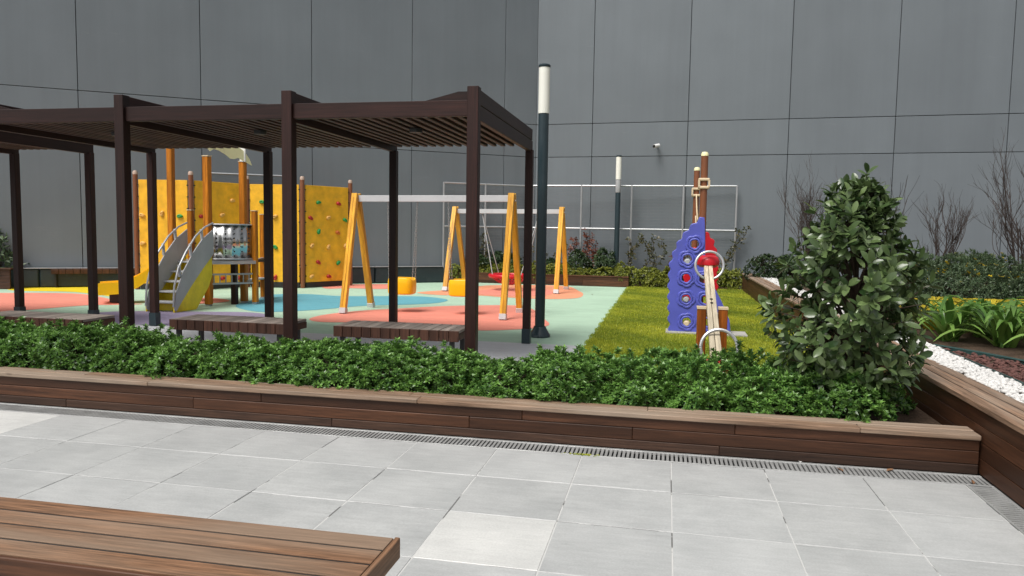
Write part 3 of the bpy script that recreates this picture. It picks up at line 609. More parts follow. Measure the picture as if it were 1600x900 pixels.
# stairs
sx0, sx1 = -9.0, -8.45
def stringer(x):
    low = [(11.5, 0), (12.12, 0), (12.5, .38), (12.62, .60), (12.62, 1.1), (11.5, .16)]
    st = MB().prism(low, lambda y, z, t: (x+t, y, z), .03).build('stringer', M['yellowpanel'], tw)
    side = [(11.49, .05), (11.55, .32), (11.72, .62), (12.0, .95), (12.3, 1.22), (12.62, 1.42), (12.62, .66), (12.3, .42), (11.95, .10), (11.62, .02)]
    MB().prism([(y, z) for y, z in [(11.47, .06), (11.53, .36), (11.72, .70), (12.0, 1.02), (12.3, 1.28), (12.64, 1.46), (12.64, 1.0), (12.3, .74), (11.95, .44), (11.65, .16), (11.52, .02)]], lambda y, z, t: (x+.034+t, y, z), .02).build('side_panel', M['greypanel'], st)
    MB().tube([(x+.03, y, z) for y, z in [(11.47, .10), (11.50, .45), (11.62, .78), (11.84, 1.06), (12.12, 1.33), (12.4, 1.5), (12.66, 1.58)]], .018, 8).build('handrail', M['steel'], st, True)
    for y, z0, z1 in ((11.66, .62, .83), (11.98, .98, 1.2), (12.32, 1.26, 1.46)): beam('handrail_bracket', (x+.03, y, z0), (x+.03, y-.02, z1), .05, .03, M['greypanel'], st)
stringer(sx0); stringer(sx1)
for k in range(5):
    y = 11.62+.2*k; z = .17*(k+1)-.0; beam('tread', (sx0+.03, y, z), (sx1, y, z), .2, .03, M['greypanel'], tw); MB().box((sx0+.03, y+.08, z-.16), (sx1, y+.09, z-.018)).build('riser', M['yellowpanel'], tw)
# slide
sp = [(-9.45, 13.35, .87), (-9.65, 13.25, .84), (-9.95, 13.02, .58), (-10.2, 12.84, .36), (-10.4, 12.69, .245), (-10.75, 12.44, .22)]
dirs = Vector((-.8, -.6, 0)); sid = Vector((.6, -.8, 0)); b = MB(); vv = []; pr_ = [(-.27, .18), (-.235, .18), (-.225, .03), (-.19, 0), (.19, 0), (.225, .03), (.235, .18), (.27, .18), (.27, -.05), (-.27, -.05)]
for p in sp: vv += [Vector(p)+sid*u+Vector((0, 0, z)) for u, z in pr_]
n = len(pr_); b.add(vv, [(i*n+j, i*n+(j+1) % n, (i+1)*n+(j+1) % n, (i+1)*n+j) for i in range(len(sp)-1) for j in range(n)]+[tuple(range(n-1, -1, -1)), tuple(range((len(sp)-1)*n, len(sp)*n))])
sl_ = b.build('slide', M['yellow'], tw, True)
beam('slide_foot', (-10.5, 12.62, 0), (-10.5, 12.62, .19), .3, .08, M['black'], sl_)
# ---------------------------------------------------------------- blue and red climber on the lawn
def panel2d(name, outline, holes, ox, y, rz, thick, mat, parent):
    cu = bpy.data.curves.new(name, 'CURVE'); cu.dimensions = '2D'; cu.fill_mode = 'BOTH'; cu.extrude = thick/2; cu.bevel_depth = .012; cu.bevel_resolution = 2; cu.offset = -.006
    for P in [outline]+holes:
        s = cu.splines.new('POLY'); s.points.add(len(P)-1); s.use_cyclic_u = True
        for q, (u, z) in zip(s.points, P): q.co = (u-ox, z, 0, 1)
    tmp = bpy.data.objects.new('tmp', cu); COL.objects.link(tmp); dg = bpy.context.evaluated_depsgraph_get()
    m = bpy.data.meshes.new_from_object(tmp.evaluated_get(dg)); bpy.data.objects.remove(tmp); bpy.data.curves.remove(cu)
    m.materials.clear(); m.materials.append(mat); m.name = name
    mw = Matrix.Translation((ox, y, 0)) @ Matrix.Rotation(rz, 4, 'Z') @ Matrix.Rotation(math.pi/2, 4, 'X')
    return place(bpy.data.objects.new(name, m), parent, mw)
def scallop(P, k, amp, per):
    out = []; acc = 0
    for (a, b) in zip(P[:-1], P[1:]):
        a = Vector(a); b = Vector(b); L = (b-a).length; n = max(2, int(L/.02)); nn = Vector((-(b-a).y, (b-a).x)).normalized()
        for i in range(n): q = a+(b-a)*i/n; out.append(tuple(q+nn*amp*math.sin((acc+L*i/n)*6.283/per)))
        acc += L
    return out
def petal(a, lob, amp, ph): return (1-amp*.9)+2*amp*abs(math.cos(lob*.5*a+ph))**.8
def flower(cx, cz, r, lob=5, amp=.1, n=60, ph=.3): return [(cx+r*petal(a, lob, amp, ph)*math.cos(a), cz+r*petal(a, lob, amp, ph)*math.sin(a)) for a in np.linspace(0, 6.2832, n, endpoint=False)]
left = [(.08, .0), (.06, .25), (.05, .5), (.045, .8), (.05, 1.03), (.105, 1.25), (.18, 1.42), (.29, 1.58), (.38, 1.67), (.50, 1.78)]
HO = [(.41, 1.37), (.31, 1.14), (.30, .85), (.31, .53), (.33, .18), (.56, .84), (.60, .53), (.66, .18)]
cl = thing('lawn_climber', 'blue scalloped climbing panel with flower-shaped holes on a tall brown pole on the lawn', 'climbing frame', (.52, 11.72, 0))
yb = 11.70; rzb = .0
outl = scallop(left, 1, .018, .17)+[(.535, 1.77), (.55, 1.6), (.57, 1.1), (.64, .86), (.74, .68), (.85, .47), (.96, .22), (.985, .0)]
bp_ = panel2d('panel', outl, [flower(x, z, .068, 5, .05) for x, z in HO], .52, yb, rzb, .05, M['blue'], cl)
for x, z in HO:
    panel2d('hole_rim', flower(x, z, .128, 5, .085, 60), [flower(x, z, .100, 5, .085, 60)], .52, yb-.035, rzb, .012, M['blue'], bp_)
    panel2d('hole_rim', flower(x, z, .088, 5, .04), [flower(x, z, .068, 5, .04)], .52, yb-.035, rzb, .02, M['blue'], bp_)
for x, z in ((.33, .16), (.31, .53), (.31, 1.11)):
    MB().lathe([(.055, 0), (.052, .03), (.03, .05), (.001, .05)], (x, yb, z-.01), 12, Matrix(((1, 0, 0), (0, 0, -1), (0, 1, 0)))).build('hand_hold', M['greypanel' if z > .3 else 'beige'], bp_, True)
def clpole(root, x, y, H):
    MB().lathe([(.054, 0), (.054, H-.05), (.001, H-.05)], (x, y, 0), 18).build('pole', M['brownpole'], root, True)
    MB().lathe([(.056, H-.06), (.056, H-.03), (.04, H), (.001, H+.005)], (x, y, 0), 18).build('pole_cap', M['cream'], root, True)
    for z in (2.21, 2.33): MB().box((x-.085, y-.075, z), (x+.085, y+.075, z+.045)).build('clamp', M['beige'], root, bevel=.012)
    for k in (-1, 1): MB().box((x+k*.075-.014, y-.08, 2.24), (x+k*.075+.014, y-.045, 2.34)).build('clamp', M['beige'], root)
clpole(cl, .52, 11.80, 2.77)
MB().box((.02, 11.48, .0), (1.22, 11.95, .028)).build('footing', plain('concrete', (.36, .35, .32), .85), cl)
cr = thing('lawn_climber', 'red scalloped climbing panel on a second brown pole behind the blue one', 'climbing frame', (.52, 14.2, 0))
left2 = [(.36, 0), (.31, .5), (.34, .8), (.52, 1.0), (.6, 1.3), (.66, 1.57)]; right2 = [(.7, 1.56), (.82, 1.42), (.89, 1.2), (.92, .9), (.93, .5), (.96, 0)]
panel2d('panel', scallop(left2, 1, .018, .17)+scallop(right2, 1, .018, .17), [flower(x, z, .068, 5, .05) for x, z in ((.5, 1.2), (.7, .3))], .52, 14.2, 0, .05, M['red'], cr)
clpole(cr, .50, 14.3, 2.75)
rn = thing('climbing_rope', 'pale rope strung between the two brown climber poles', 'rope', (.52, 13, 2))
for z, sag in ((2.25, .5), (1.85, .35)):
    MB().tube([(.5, 11.86+2.38*i/12, z-sag*math.sin(math.pi*i/12)) for i in range(13)], .012, 6).build('rope_strand', M['beige'], rn, True)
# ---------------------------------------------------------------- seesaw
ss = thing('seesaw', 'cream plank seesaw with red seat and grey ring handles tilted on brown posts', 'seesaw', (.52, 8.6, 0))
n0, n1 = Vector((.475, 6.85, .325)), Vector((.53, 9.98, 1.09)); ax = (n1-n0).normalized(); upv = Vector((0, -ax.z, ax.y))
for k in (-1, 1): beam('plank', n0+Vector((k*.028, 0, 0)), n1+Vector((k*.028, 0, 0)), .05, .075, M['creamwood'], ss)
for k in (-1, 1):
    beam('post', (.52+k*.115, 8.6, 0), (.52+k*.115, 8.6, .70), .10, .12, M['seesawpost'], ss, up=(0, 1, 0), bevel=.01); MB().box((.52+k*.115-.055, 8.535, .695), (.52+k*.115+.055, 8.665, .72)).build('post_cap', M['beige'], ss)
MB().tube([(.38, 8.6, .63), (.66, 8.6, .63)], .025, 10).build('axle', M['steel'], ss, True)
for q in (.53, .57): p = n0+(n1-n0)*q+upv*.038; MB().lathe([(.016, 0), (.016, .012), (.001, .014)], p, 10).build('bolt', M['black'], ss)
def seat(c):
    prof = [(.001, .0), (.10, .005), (.145, .04), (.15, .09), (.13, .14), (.09, .16), (.001, .162)]
    MB().lathe(prof, c, 24).build('seat', M['red'], ss, True)
def ringh(c, r=.175):
    MB().tube([Vector(c)+Vector((r*math.cos(a), .05*math.sin(a), r*math.sin(a))) for a in np.linspace(0, 6.2832, 36, endpoint=False)], .017, 8, closed=True).build('ring_handle', M['steel'], ss, True)
seat(n1+Vector((.0, .1, .0))); ringh(n1+Vector((.01, -.12, .04)))
seat(n0+Vector((0, -.04, -.11))+ax*.1); ringh((.53, 7.5, .42))
# ---------------------------------------------------------------- plants
def unit(v): return v/np.maximum(np.linalg.norm(v, axis=-1, keepdims=True), 1e-6)
def rosettes(P, D, nl, L, W, th=(25, 85), fold=.25, curl=.1, jit=.3):
    N = len(P); P = np.repeat(P, nl, 0); D = np.repeat(unit(D+jit*rs.randn(N, 3)), nl, 0); k = N*nl
    h = unit(np.cross(D, np.where(np.abs(D[:, 2:3]) < .9, [[0, 0, 1.]], [[1., 0, 0]]))); g = np.cross(D, h)
    ph = np.tile(np.arange(nl)*2.399, N)+rs.rand(k)*.7; t = np.radians(th[0]+(th[1]-th[0])*((np.tile(np.arange(nl), N)+rs.rand(k))/nl))
    a = D*np.cos(t)[:, None]+(h*np.cos(ph)[:, None]+g*np.sin(ph)[:, None])*np.sin(t)[:, None]; s = unit(np.cross(a, D)+1e-5); nn = np.cross(s, a)
    l = (L*(.7+.6*rs.rand(k)))[:, None]; w_ = (W*(.75+.5*rs.rand(k)))[:, None]; nn = np.where((nn*D).sum(1, keepdims=True) < 0, -nn, nn)
    V = np.stack([P, P+a*l*.5+s*w_/2+nn*w_*fold, P+a*l-nn*l*curl, P+a*l*.5-s*w_/2+nn*w_*fold], 1)
    t1 = 1-np.degrees(t)/110; tint = np.clip(.05+.85*t1+.15*rs.randn(k)+np.repeat(.16*rs.randn(N), nl), 0, 1)
    return V.reshape(-1, 3), np.repeat(tint, 4)
def dome(n, rx, ry, h, inner=.3, zmin=-.15, lump=.14, flat=.0):
    d = rs.randn(n*8, 3); d = unit(d); d = d[d[:, 2] > zmin][:n]
    f = rs.randn(6, 3)*3; ph = rs.rand(6)*6.28; ns = sum(np.cos(d @ f[i]+ph[i]) for i in range(6))/6
    rad = (1+lump*2*ns)*np.where(rs.rand(len(d)) < inner, .45+.4*rs.rand(len(d)), .88+.16*rs.rand(len(d)))
    return d*rad[:, None]*[rx, ry, h], d
def plantmesh(name, mat, V, t): return npmesh(name, V, np.arange(len(V)).reshape(-1, 4), mat, tint=t)
def twigs(r, h, n, rad=.006):
    b = MB()
    for i in range(n):
        a = random.uniform(0, 6.28); q = random.uniform(.3, .85); b.tube([(0, 0, -.03), (.3*r*q*math.cos(a), .3*r*q*math.sin(a), h*.4), (r*q*math.cos(a), r*q*math.sin(a), h*(.9-.4*q))], [rad*1.6, rad, rad*.4], 4)
    m = bpy.data.meshes.new('stems'); m.from_pydata(b.v, [], b.f); m.materials.append(M['stem']); return m
def shrub(name, label, cat, loc, fm, sm, group=None, sc_=(1, 1, 1), rz=0, extra=()):
    root = bpy.data.objects.new(name, None); root.empty_display_size = .1; place(root, None, Matrix.Translation(loc)); tag(root, label, cat, group)
    mw = Matrix.Translation(loc) @ Matrix.Rotation(rz, 4, 'Z') @ Matrix.Diagonal((*sc_, 1))
    place(bpy.data.objects.new('foliage', fm), root, mw); place(bpy.data.objects.new('stems', sm), root, mw)
    for nm, m in extra: tag(place(bpy.data.objects.new(nm, m), root, mw), kind='stuff')
    return root
# hedge
HM = []
for i in range(6):
    p, d = dome(640, .35, .35, .36, .2, .06, .2); d = unit(d*[1, 1, .8]+[0, 0, .45]); V, t = rosettes(p, d, 10, .040, .0165, (10, 85), .2, .12, .35)
    s, sd_ = dome(20, .36, .36, .40, 0, .3, .15); V2, t2 = rosettes(np.concatenate([s*(1+.04*k) for k in range(4)]), np.tile([[0, 0, 1.]], (4*len(s), 1)), 9, .045, .017, (20, 85), .2, .1, .5)
    HM.append(plantmesh('hedge_foliage', M['hedge'], np.concatenate([V, V2]), np.concatenate([t, t2])))
HS = [twigs(.34, .42, 16, .005) for _ in range(2)]
def hedge_row(y, xs, hs, txt):
    for k, (x, h) in enumerate(zip(xs, hs)):
        lab = f'low glossy green hedge shrub in the {txt} row, {ORD[k]} from the left'
        shrub('hedge_shrub', lab, 'shrub', (x, y+random.uniform(-.04, .04), .20), HM[random.randrange(6)], HS[k % 2], 'shrubs of the low hedge', (random.uniform(.95, 1.1), random.uniform(.95, 1.1), h), random.uniform(0, 6.28))
xs = [-6.75+.5*k for k in range(17)]
def hh(x, base): # hedge height profile along x
    dip = .26*math.exp(-((x+1.45)/.42)**2); return max(.42, base-dip-(.0 if x < .9 else .12*(x-.9)))
hedge_row(5.80, xs, [hh(x, .90)+random.uniform(-.14, .12) for x in xs], 'front')
xs2 = [-6.9+.5*k for k in range(17)]
hedge_row(6.32, xs2, [hh(x, .64 if x < -1.2 else .80)+.10*math.sin(x*2.1+.6)+(.16 if x < -5.2 else 0)+random.uniform(-.06, .1) for x in xs2], 'back')
# big laurel: 300 single leaves nearest the camera, the rest joined
def big_leaf():
    v = [(0, 0, 0), (.30, -.17, .04), (.30, 0, 0), (.30, .17, .04), (.68, -.19, .02), (.68, 0, -.02), (.68, .19, .02), (1, 0, -.10), (.10, -.05, .02), (.10, .05, .02), (.88, -.11, -.03), (.88, .11, -.03)]
    f = [(0, 2, 8), (8, 2, 1), (0, 9, 2), (9, 3, 2), (1, 2, 5, 4), (2, 3, 6, 5), (4, 5, 10), (10, 5, 7), (5, 6, 11), (5, 11, 7)]
    return v, f
LV, LF = big_leaf()
def laurel():
    root = thing('laurel_shrub', 'tall conical glossy laurel shrub with large oval leaves in the planter corner', 'shrub', (1.40, 5.98, .16))
    prof = [(.16, .10), (.35, .22), (.5, .36), (.7, .46), (.95, .475), (1.2, .43), (1.45, .34), (1.7, .23), (1.88, .13), (1.97, .06)]
    zs = np.array([p[0] for p in prof]); rr = np.array([p[1] for p in prof]); N = 640; items = []; b = MB()
    b.tube([(1.40, 5.98, .1), (1.41, 5.99, .8), (1.39, 5.97, 1.5), (1.36, 5.97, 1.95)], [.028, .022, .014, .006], 6)
    shoots = []
    for i in range(N):
        z = .22+1.70*rs.rand()**1.1; a = rs.rand()*6.283; R = np.interp(z, zs, rr)*(1+.17*math.sin(3*a+z*5)+.17*math.sin(5*a-8*z)); q = .45+.4*rs.rand() if rs.rand() < .3 else .84+.24*rs.rand()
        c = np.array([1.37, 5.98]); top = max(0, (z-1.3)/.7); p = np.array([c[0]+R*q*math.cos(a), c[1]+R*q*math.sin(a), z]); d = unit(np.array([math.cos(a)*(1-.6*top), math.sin(a)*(1-.6*top), .55+1.0*top])); shoots.append((p, d, R*q))
        if i % 3 == 0: b.tube([(1.39, 5.98, max(.2, z-.35)), tuple(np.array([1.39, 5.98, z-.14])*.5+p*.5), tuple(p)], [.008, .006, .003], 4)
    for dx, z in ((-.18, 1.86), (.05, 2.0), (.15, 1.85), (-.3, 1.72), (.3, 1.45), (.52, 1.2), (-.48, 1.32)):
        shoots.append((np.array([1.37+dx, 5.93, z]), unit(np.array([dx, -.1, 1.])), .2)); b.tube([(1.38+dx*.3, 5.97, z-.3), (1.37+dx, 5.93, z)], [.006, .003], 4)
    b.build('stems', M['stem'], root)
    for p, d, R in shoots:
        h = unit(np.cross(d, [0, 0, 1.]) if abs(d[2]) < .95 else np.array([1., 0, 0])); g = np.cross(d, h); nl = rs.randint(5, 8); t0 = rs.rand()*6
        yv = 1 if rs.rand() < .12 else 0
        for k in range(nl):
            ph = t0+k*2.2+rs.rand()*.5; t = math.radians(28+60*(k+rs.rand())/nl); ax_ = d*math.cos(t)+(h*math.cos(ph)+g*math.sin(ph))*math.sin(t); s = unit(np.cross(ax_, d)); nn = np.cross(s, ax_)
            if nn @ d < 0: nn = -nn; s = -s
            L = .07+.055*rs.rand(); tw_ = rs.randn()*.35; s2 = s*math.cos(tw_)+nn*math.sin(tw_); n2 = np.cross(ax_, s2)
            if n2 @ nn < 0: n2 = -n2; s2 = -s2
            items.append((p-d*.02*k/nl*2, ax_, s2, n2, L, float(np.clip(.42+.25*rs.randn()+.3*yv, 0, 1)), p))
    sc0 = [(-(it[6][1]-5.98)-.3*abs(it[6][0]-1.37)+.25*it[6][2]+rs.rand()*.12) for it in items]; order = np.argsort(sc0)[::-1]
    lm = []
    for k in range(6):
        m = bpy.data.meshes.new('leaf'); m.from_pydata(LV, [], LF); m.materials.append(M['laurel']); a = m.attributes.new('tint', 'FLOAT', 'POINT'); a.data.foreach_set('value', [k/5]*len(LV)); m.polygons.foreach_set('use_smooth', [True]*len(LF)); lm.append(m)
    rest = MB(); tint = []
    for q, i in enumerate(order):
        p, ax_, s, n2, L, ti, _ = items[i]
        mw = Matrix(((ax_[0]*L, s[0]*L*1.1, n2[0]*L, p[0]), (ax_[1]*L, s[1]*L*1.1, n2[1]*L, p[1]), (ax_[2]*L, s[2]*L*1.1, n2[2]*L, p[2]), (0, 0, 0, 1)))
        if q < 300: place(bpy.data.objects.new('leaf', lm[int(round(ti*5))]), root, mw)
        else: rest.add([mw @ Vector(v) for v in LV], LF); tint += [ti]*len(LV)
    inv = WM[root].inverted(); m = bpy.data.meshes.new('foliage'); m.from_pydata([inv @ Vector(v) for v in rest.v], [], rest.f); m.materials.append(M['laurel'])
    a = m.attributes.new('tint', 'FLOAT', 'POINT'); a.data.foreach_set('value', tint); m.polygons.foreach_set('use_smooth', [True]*len(m.polygons))
    tag(place(bpy.data.objects.new('foliage', m), root, WM[root]), kind='stuff')
laurel()
# small leafy plants at the laurel's foot
p, d = dome(120, .2, .2, .16, .2); V, t = rosettes(p, d, 7, .05, .022); fm = plantmesh('low_foliage', M['hedge'], V, t); sm = twigs(.18, .15, 8, .004)
shrub('low_plant', 'small dark green plant on the bare soil in the planter corner', 'plant', (1.72, 6.35, .17), fm, sm)
shrub('low_plant', 'small green plant right of the laurel against the right planter wall', 'plant', (1.86, 6.9, .17), fm, sm, rz=2, sc_=(.9, .9, 1.2))
# shrubs of the right bed
EM = []
for i in range(3):
    p, d = dome(1100, .66, .58, .72, .2, -.1, .13); V, t = rosettes(p, unit(d+[0, 0, .3]), 9, .055, .014, (10, 85), .2, .08, .3); f, fd = dome(60, .62, .55, .76, 0, .35, .13); f = f[fd[:, 2] > .45]
    fv, ft = rosettes(f[:26], np.tile([[0, -.3, 1.]], (min(26, len(f)), 1)), 8, .032, .018, (70, 95), 0, 0, .3); EM.append((plantmesh('shrub_foliage', M['eury'], V, t), plantmesh('flower_heads', M['flower'], fv, ft)))
es = twigs(.55, .65, 18, .008)
for k, (x, y, lab) in enumerate([(3.95, 13.2, 'grey-green daisy bush with yellow flowers just right of the laurel'), (4.85, 13.0, 'grey-green daisy bush in the middle of the right bed row'), (5.8, 12.8, 'grey-green daisy bush with yellow flowers near the right edge'), (6.7, 12.6, 'grey-green daisy bush cut by the right edge'), (4.4, 14.2, 'daisy bush with yellow flowers in the rear left of the right bed'), (5.35, 14.0, 'daisy bush with yellow flowers in the rear right of the right bed'), (4.35, 12.3, 'daisy bush in the front of the row, just behind the golden sedge'), (5.35, 12.1, 'daisy bush in the front of the row near the right edge, behind the sedge')]):
    f, fl = EM[k % 3]; shrub('daisy_bush', lab, 'shrub', (x, y, .42), f, es, 'daisy bushes in the right bed', (1, 1, random.uniform(1.0, 1.15)), k*1.3, [('flower_heads', fl)])
p, d = dome(420, .6, .5, .7, .2, 0, .2); V, t = rosettes(p, unit(d+[0, 0, .4]), 7, .05, .02); om = plantmesh('shrub_foliage', M['olive'], V, t)
for x, y, lab in ((5.75, 15.4, 'olive green shrub at the foot of the tall bare bush'), (6.8, 15.6, 'olive green shrub at the right edge behind the daisy bushes')): shrub('olive_shrub', lab, 'shrub', (x, y, .42), om, es, 'olive shrubs by the wall', (1, 1, 1.2), x)
p, d = dome(420, .42, .35, .5, .2, -.1, .2); V, t = rosettes(p, unit(d+[0, 0, .2]), 7, .06, .028); dm = plantmesh('shrub_foliage', M['dark_leaf'], V, t)
for k, (x, y, lab) in enumerate(((2.45, 19.7, 'small dark leafy shrub at the far end of the right planter'), (3.05, 19.6, 'small dark leafy shrub under the thin bare bush left of the laurel'), (3.75, 19.3, 'small dark leafy shrub hidden partly by the laurel'))): shrub('dark_shrub', lab, 'shrub', (x, y, .45), dm, es, 'small dark shrubs by the wall', (1, 1, 1.1), k*2)
# golden sedge
def sedge_mesh(n, R, h, L):
    a = rs.rand(n)*6.283; r0 = rs.rand(n)**.5*R*.4; ln = L*(.6+.5*rs.rand(n)); w_ = .004+.003*rs.rand(n); V = []; tn = []
    for i in range(n):
        c, s = math.cos(a[i]), math.sin(a[i]); P = [np.array([r0[i]*c+ln[i]*q*c*q, r0[i]*s+ln[i]*q*s*q, h*(1.9*q-1.35*q*q)]) for q in (0, .35, .7, 1)]
        S = np.array([-s, c, 0])*w_[i]
        for j in range(3): V += [P[j]-S, P[j]+S, P[j+1]+S*(.9-.4*j), P[j+1]-S*(.9-.4*j)]
        tn += [float(np.clip(.5+.3*rs.randn(), 0, 1))]*12
    return npmesh('sedge_blades', np.array(V), np.arange(len(V)).reshape(-1, 4), M['sedge'], tint=tn)
sg = [sedge_mesh(800, .4, .46, .46) for _ in range(2)]
k = 0
for y, x0, n in ((9.9, 3.25, 5), (10.7, 3.5, 5)):
    for i in range(n):
        o = place(bpy.data.objects.new('golden_sedge', sg[k % 2]), None, Matrix.Translation((x0+.62*i, y+random.uniform(-.1, .1), .42)) @ Matrix.Rotation(k*1.1, 4, 'Z'))
        tag(o, f'tuft of golden sedge behind the strap-leaved lilies, {ORD[i]} from the left in the {("front", "middle", "back")[int((y-9.8)/.75)]} row', 'sedge', 'golden sedge tufts'); k += 1
# strap-leaved lilies, every leaf its own piece
def strap(L, H, wd):
    v = []; n = 7
    for i in range(n+1):
        q = i/n; w_ = wd*(1-.15*q)*(1 if q < .8 else (1-q)/.2*.9+.1); x = L*q; z = H*(2.2*q-1.75*q*q); v += [(x, -w_, z+w_*.5), (x, 0, z), (x, w_, z+w_*.5)]
    return v, [(3*i+j, 3*i+3+j, 3*i+4+j, 3*i+1+j) for i in range(n) for j in (0, 1)]
SM = []
for k in range(6):
    v, f = strap(.38+.05*k, .50-.045*k, .020+.002*(k % 3)); m = bpy.data.meshes.new('strap_leaf'); m.from_pydata(v, [], f); m.materials.append(M['lily']); a = m.attributes.new('tint', 'FLOAT', 'POINT'); a.data.foreach_set('value', [.15+.15*k]*len(v)); m.polygons.foreach_set('use_smooth', [True]*len(f)); SM.append(m)
for k, (x, y, lab) in enumerate(((3.0, 8.75, 'strap-leaved lily clump nearest the laurel'), (3.42, 8.45, 'strap-leaved lily clump second from the laurel by the green edging'), (3.88, 8.1, 'strap-leaved lily clump at the right edge by the mulch'), (3.5, 9.2, 'strap-leaved lily clump in the second row before the golden sedge'), (4.05, 8.95, 'strap-leaved lily clump in the second row near the right edge'), (4.3, 7.7, 'strap-leaved lily clump just past the right edge'))):
    r = thing('strap_leaved_lily', lab, 'lily', (x, y, .42), 'lily clumps')
    for i in range(44):
        s_ = random.uniform(.9, 1.35); a = i*2.4+random.uniform(-.3, .3)
        place(bpy.data.objects.new('leaf', SM[random.randrange(6)]), r, Matrix.Translation((x+random.uniform(-.07, .07), y+random.uniform(-.07, .07), .42)) @ Matrix.Rotation(a, 4, 'Z') @ Matrix.Rotation(random.uniform(-.25, .12), 4, 'Y') @ Matrix.Scale(s_, 4))
# pebbles, mulch, edging
def pebbles():
    ico = bmesh.new(); bmesh.ops.create_icosphere(ico, subdivisions=1, radius=1); iv = np.array([v.co for v in ico.verts]); fi = np.array([[v.index for v in f.verts] for f in ico.faces]); ico.free()
    n = 5200; y = np.concatenate([1+8*rs.rand(3600), 9+12*rs.rand(n-3600)]); x = 2.345+.30*rs.rand(n)-.012*np.sin(y*2); s = .014+.014*rs.rand(n)
    D = np.stack([s*(1+.4*rs.rand(n)), s, s*.65], 1); ang = rs.rand(n)*6.28; V = iv[None]*D[:, None]*(1+.18*rs.randn(n, len(iv), 1)*.5); c, q = np.cos(ang)[:, None], np.sin(ang)[:, None]
    V = np.stack([V[..., 0]*c-V[..., 1]*q, V[..., 0]*q+V[..., 1]*c, V[..., 2]], 2)+np.stack([x, y, .437+.018*rs.rand(n)], 1)[:, None]
    F = (fi[None]+(np.arange(n)*len(iv))[:, None, None]).reshape(-1, 3); m = npmesh('white_pebbles', V.reshape(-1, 3), F, M['pebble'], True)
    tag(place(bpy.data.objects.new('white_pebbles', m), None, Matrix()), 'strip of white pebbles along the right planter cap', 'pebbles', kind='stuff')
    n = 6500; y = 3+6.3*rs.rand(n); x = 2.66+1.6*rs.rand(n)**1.2; ok = x < 2.72+(8.15-y)*.47; x, y = x[ok], y[ok]; n = len(x); s = .010+.014*rs.rand(n)
    V = iv[None]*np.stack([s*1.5, s*.8, s*.6], 1)[:, None]*(1+.3*rs.randn(n, len(iv), 1)*.6); ang = rs.rand(n)*6.28; c, q = np.cos(ang)[:, None], np.sin(ang)[:, None]
    V = np.stack([V[..., 0]*c-V[..., 1]*q, V[..., 0]*q+V[..., 1]*c, V[..., 2]], 2)+np.stack([x, y, .43+.015*rs.rand(n)], 1)[:, None]
    m = npmesh('mulch', V.reshape(-1, 3), (fi[None]+(np.arange(n)*len(iv))[:, None, None]).reshape(-1, 3), M['mulch'])
    tag(place(bpy.data.objects.new('mulch', m), None, Matrix()), 'reddish brown mulch bed between pebbles and lilies', 'mulch', kind='stuff')
pebbles()
MB().prism([(2.655, 1), (2.665, 1), (2.665, 8.1), (2.655, 8.1)], lambda x, y, t: (x, y, .42+t), .05)
e1 = MB().box((2.652, 1, .41), (2.662, 8.15, .462)).build('garden_edging', M['edging'], at=(2.66, 5, .4)); tag(e1, 'dark green edging strip between white pebbles and red mulch', 'edging')
b = MB(); b.tube([(2.66, 8.15, .455), (2.9, 7.75, .46), (3.15, 7.25, .46), (3.6, 6.3, .46), (4.2, 5.0, .46)], .013, 6); b.prism([(2.66, 8.15), (3.15, 7.25), (4.2, 5.0), (4.21, 5.005), (3.16, 7.255), (2.67, 8.155)], lambda x, y, t: (x, y, .41+t), .045)
tag(b.build('garden_edging', M['edging'], at=(3, 7.5, .4)), 'dark green edging strip in front of the strap-leaved lilies', 'edging')
# bare bushes
def bare(name, label, loc, H, spread, nst, seed, depth=4, r0=.016):
    rd = random.Random(seed); root = thing(name, label, 'bare bush', loc, 'leafless bushes before the grey wall'); b = MB(); st = MB()
    def grow(p, d, L, r, lev, bb):
        pts = [p]; q = p.copy(); dd = d.copy()
        for i in range(4):
            dd = (dd+Vector((rd.gauss(0, .10), rd.gauss(0, .10), rd.gauss(.04, .06)))).normalized(); q = q+dd*L/4; pts.append(q.copy())
        bb.tube(pts, [r, r*.9, r*.8, r*.68, r*.55], 4 if lev else 5, False)
        if lev < depth:
            for i in range(rd.choice((2, 3, 3))):
                k = rd.randrange(1, 5); nd_ = (dd+Vector((rd.gauss(0, .30), rd.gauss(0, .30), rd.gauss(.28, .2)))).normalized(); grow(pts[k], nd_, L*rd.uniform(.55, .8), r*.62, lev+1, b)
    for i in range(nst):
        a = rd.uniform(0, 6.28); d = Vector((spread*math.cos(a)*rd.uniform(.3, 1), spread*math.sin(a)*rd.uniform(.3, 1), 1)).normalized(); grow(Vector(loc), d, H*rd.uniform(.36, .5), r0, 0, st)
    st.build('main_stems', M['twig'], root); tag(b.build('twigs', M['twig'], root), kind='stuff')
bare('bare_bush', 'dense bare twiggy bush left of the laurel against the wall', (3.3, 19.0, .42), 2.5, .26, 10, 3)
bare('bare_bush', 'small bare bush with fine twigs between laurel and right edge', (5.62, 17.0, .42), 2.0, .26, 7, 11)
bare('bare_bush', 'tall bare bush at the right edge of the view', (6.35, 15.0, .42), 2.9, .34, 9, 21)
bare('bare_bush', 'sparse bare bush with long upright shoots behind the laurel', (4.6, 17.6, .42), 3.2, .35, 4, 33, 2, .012)
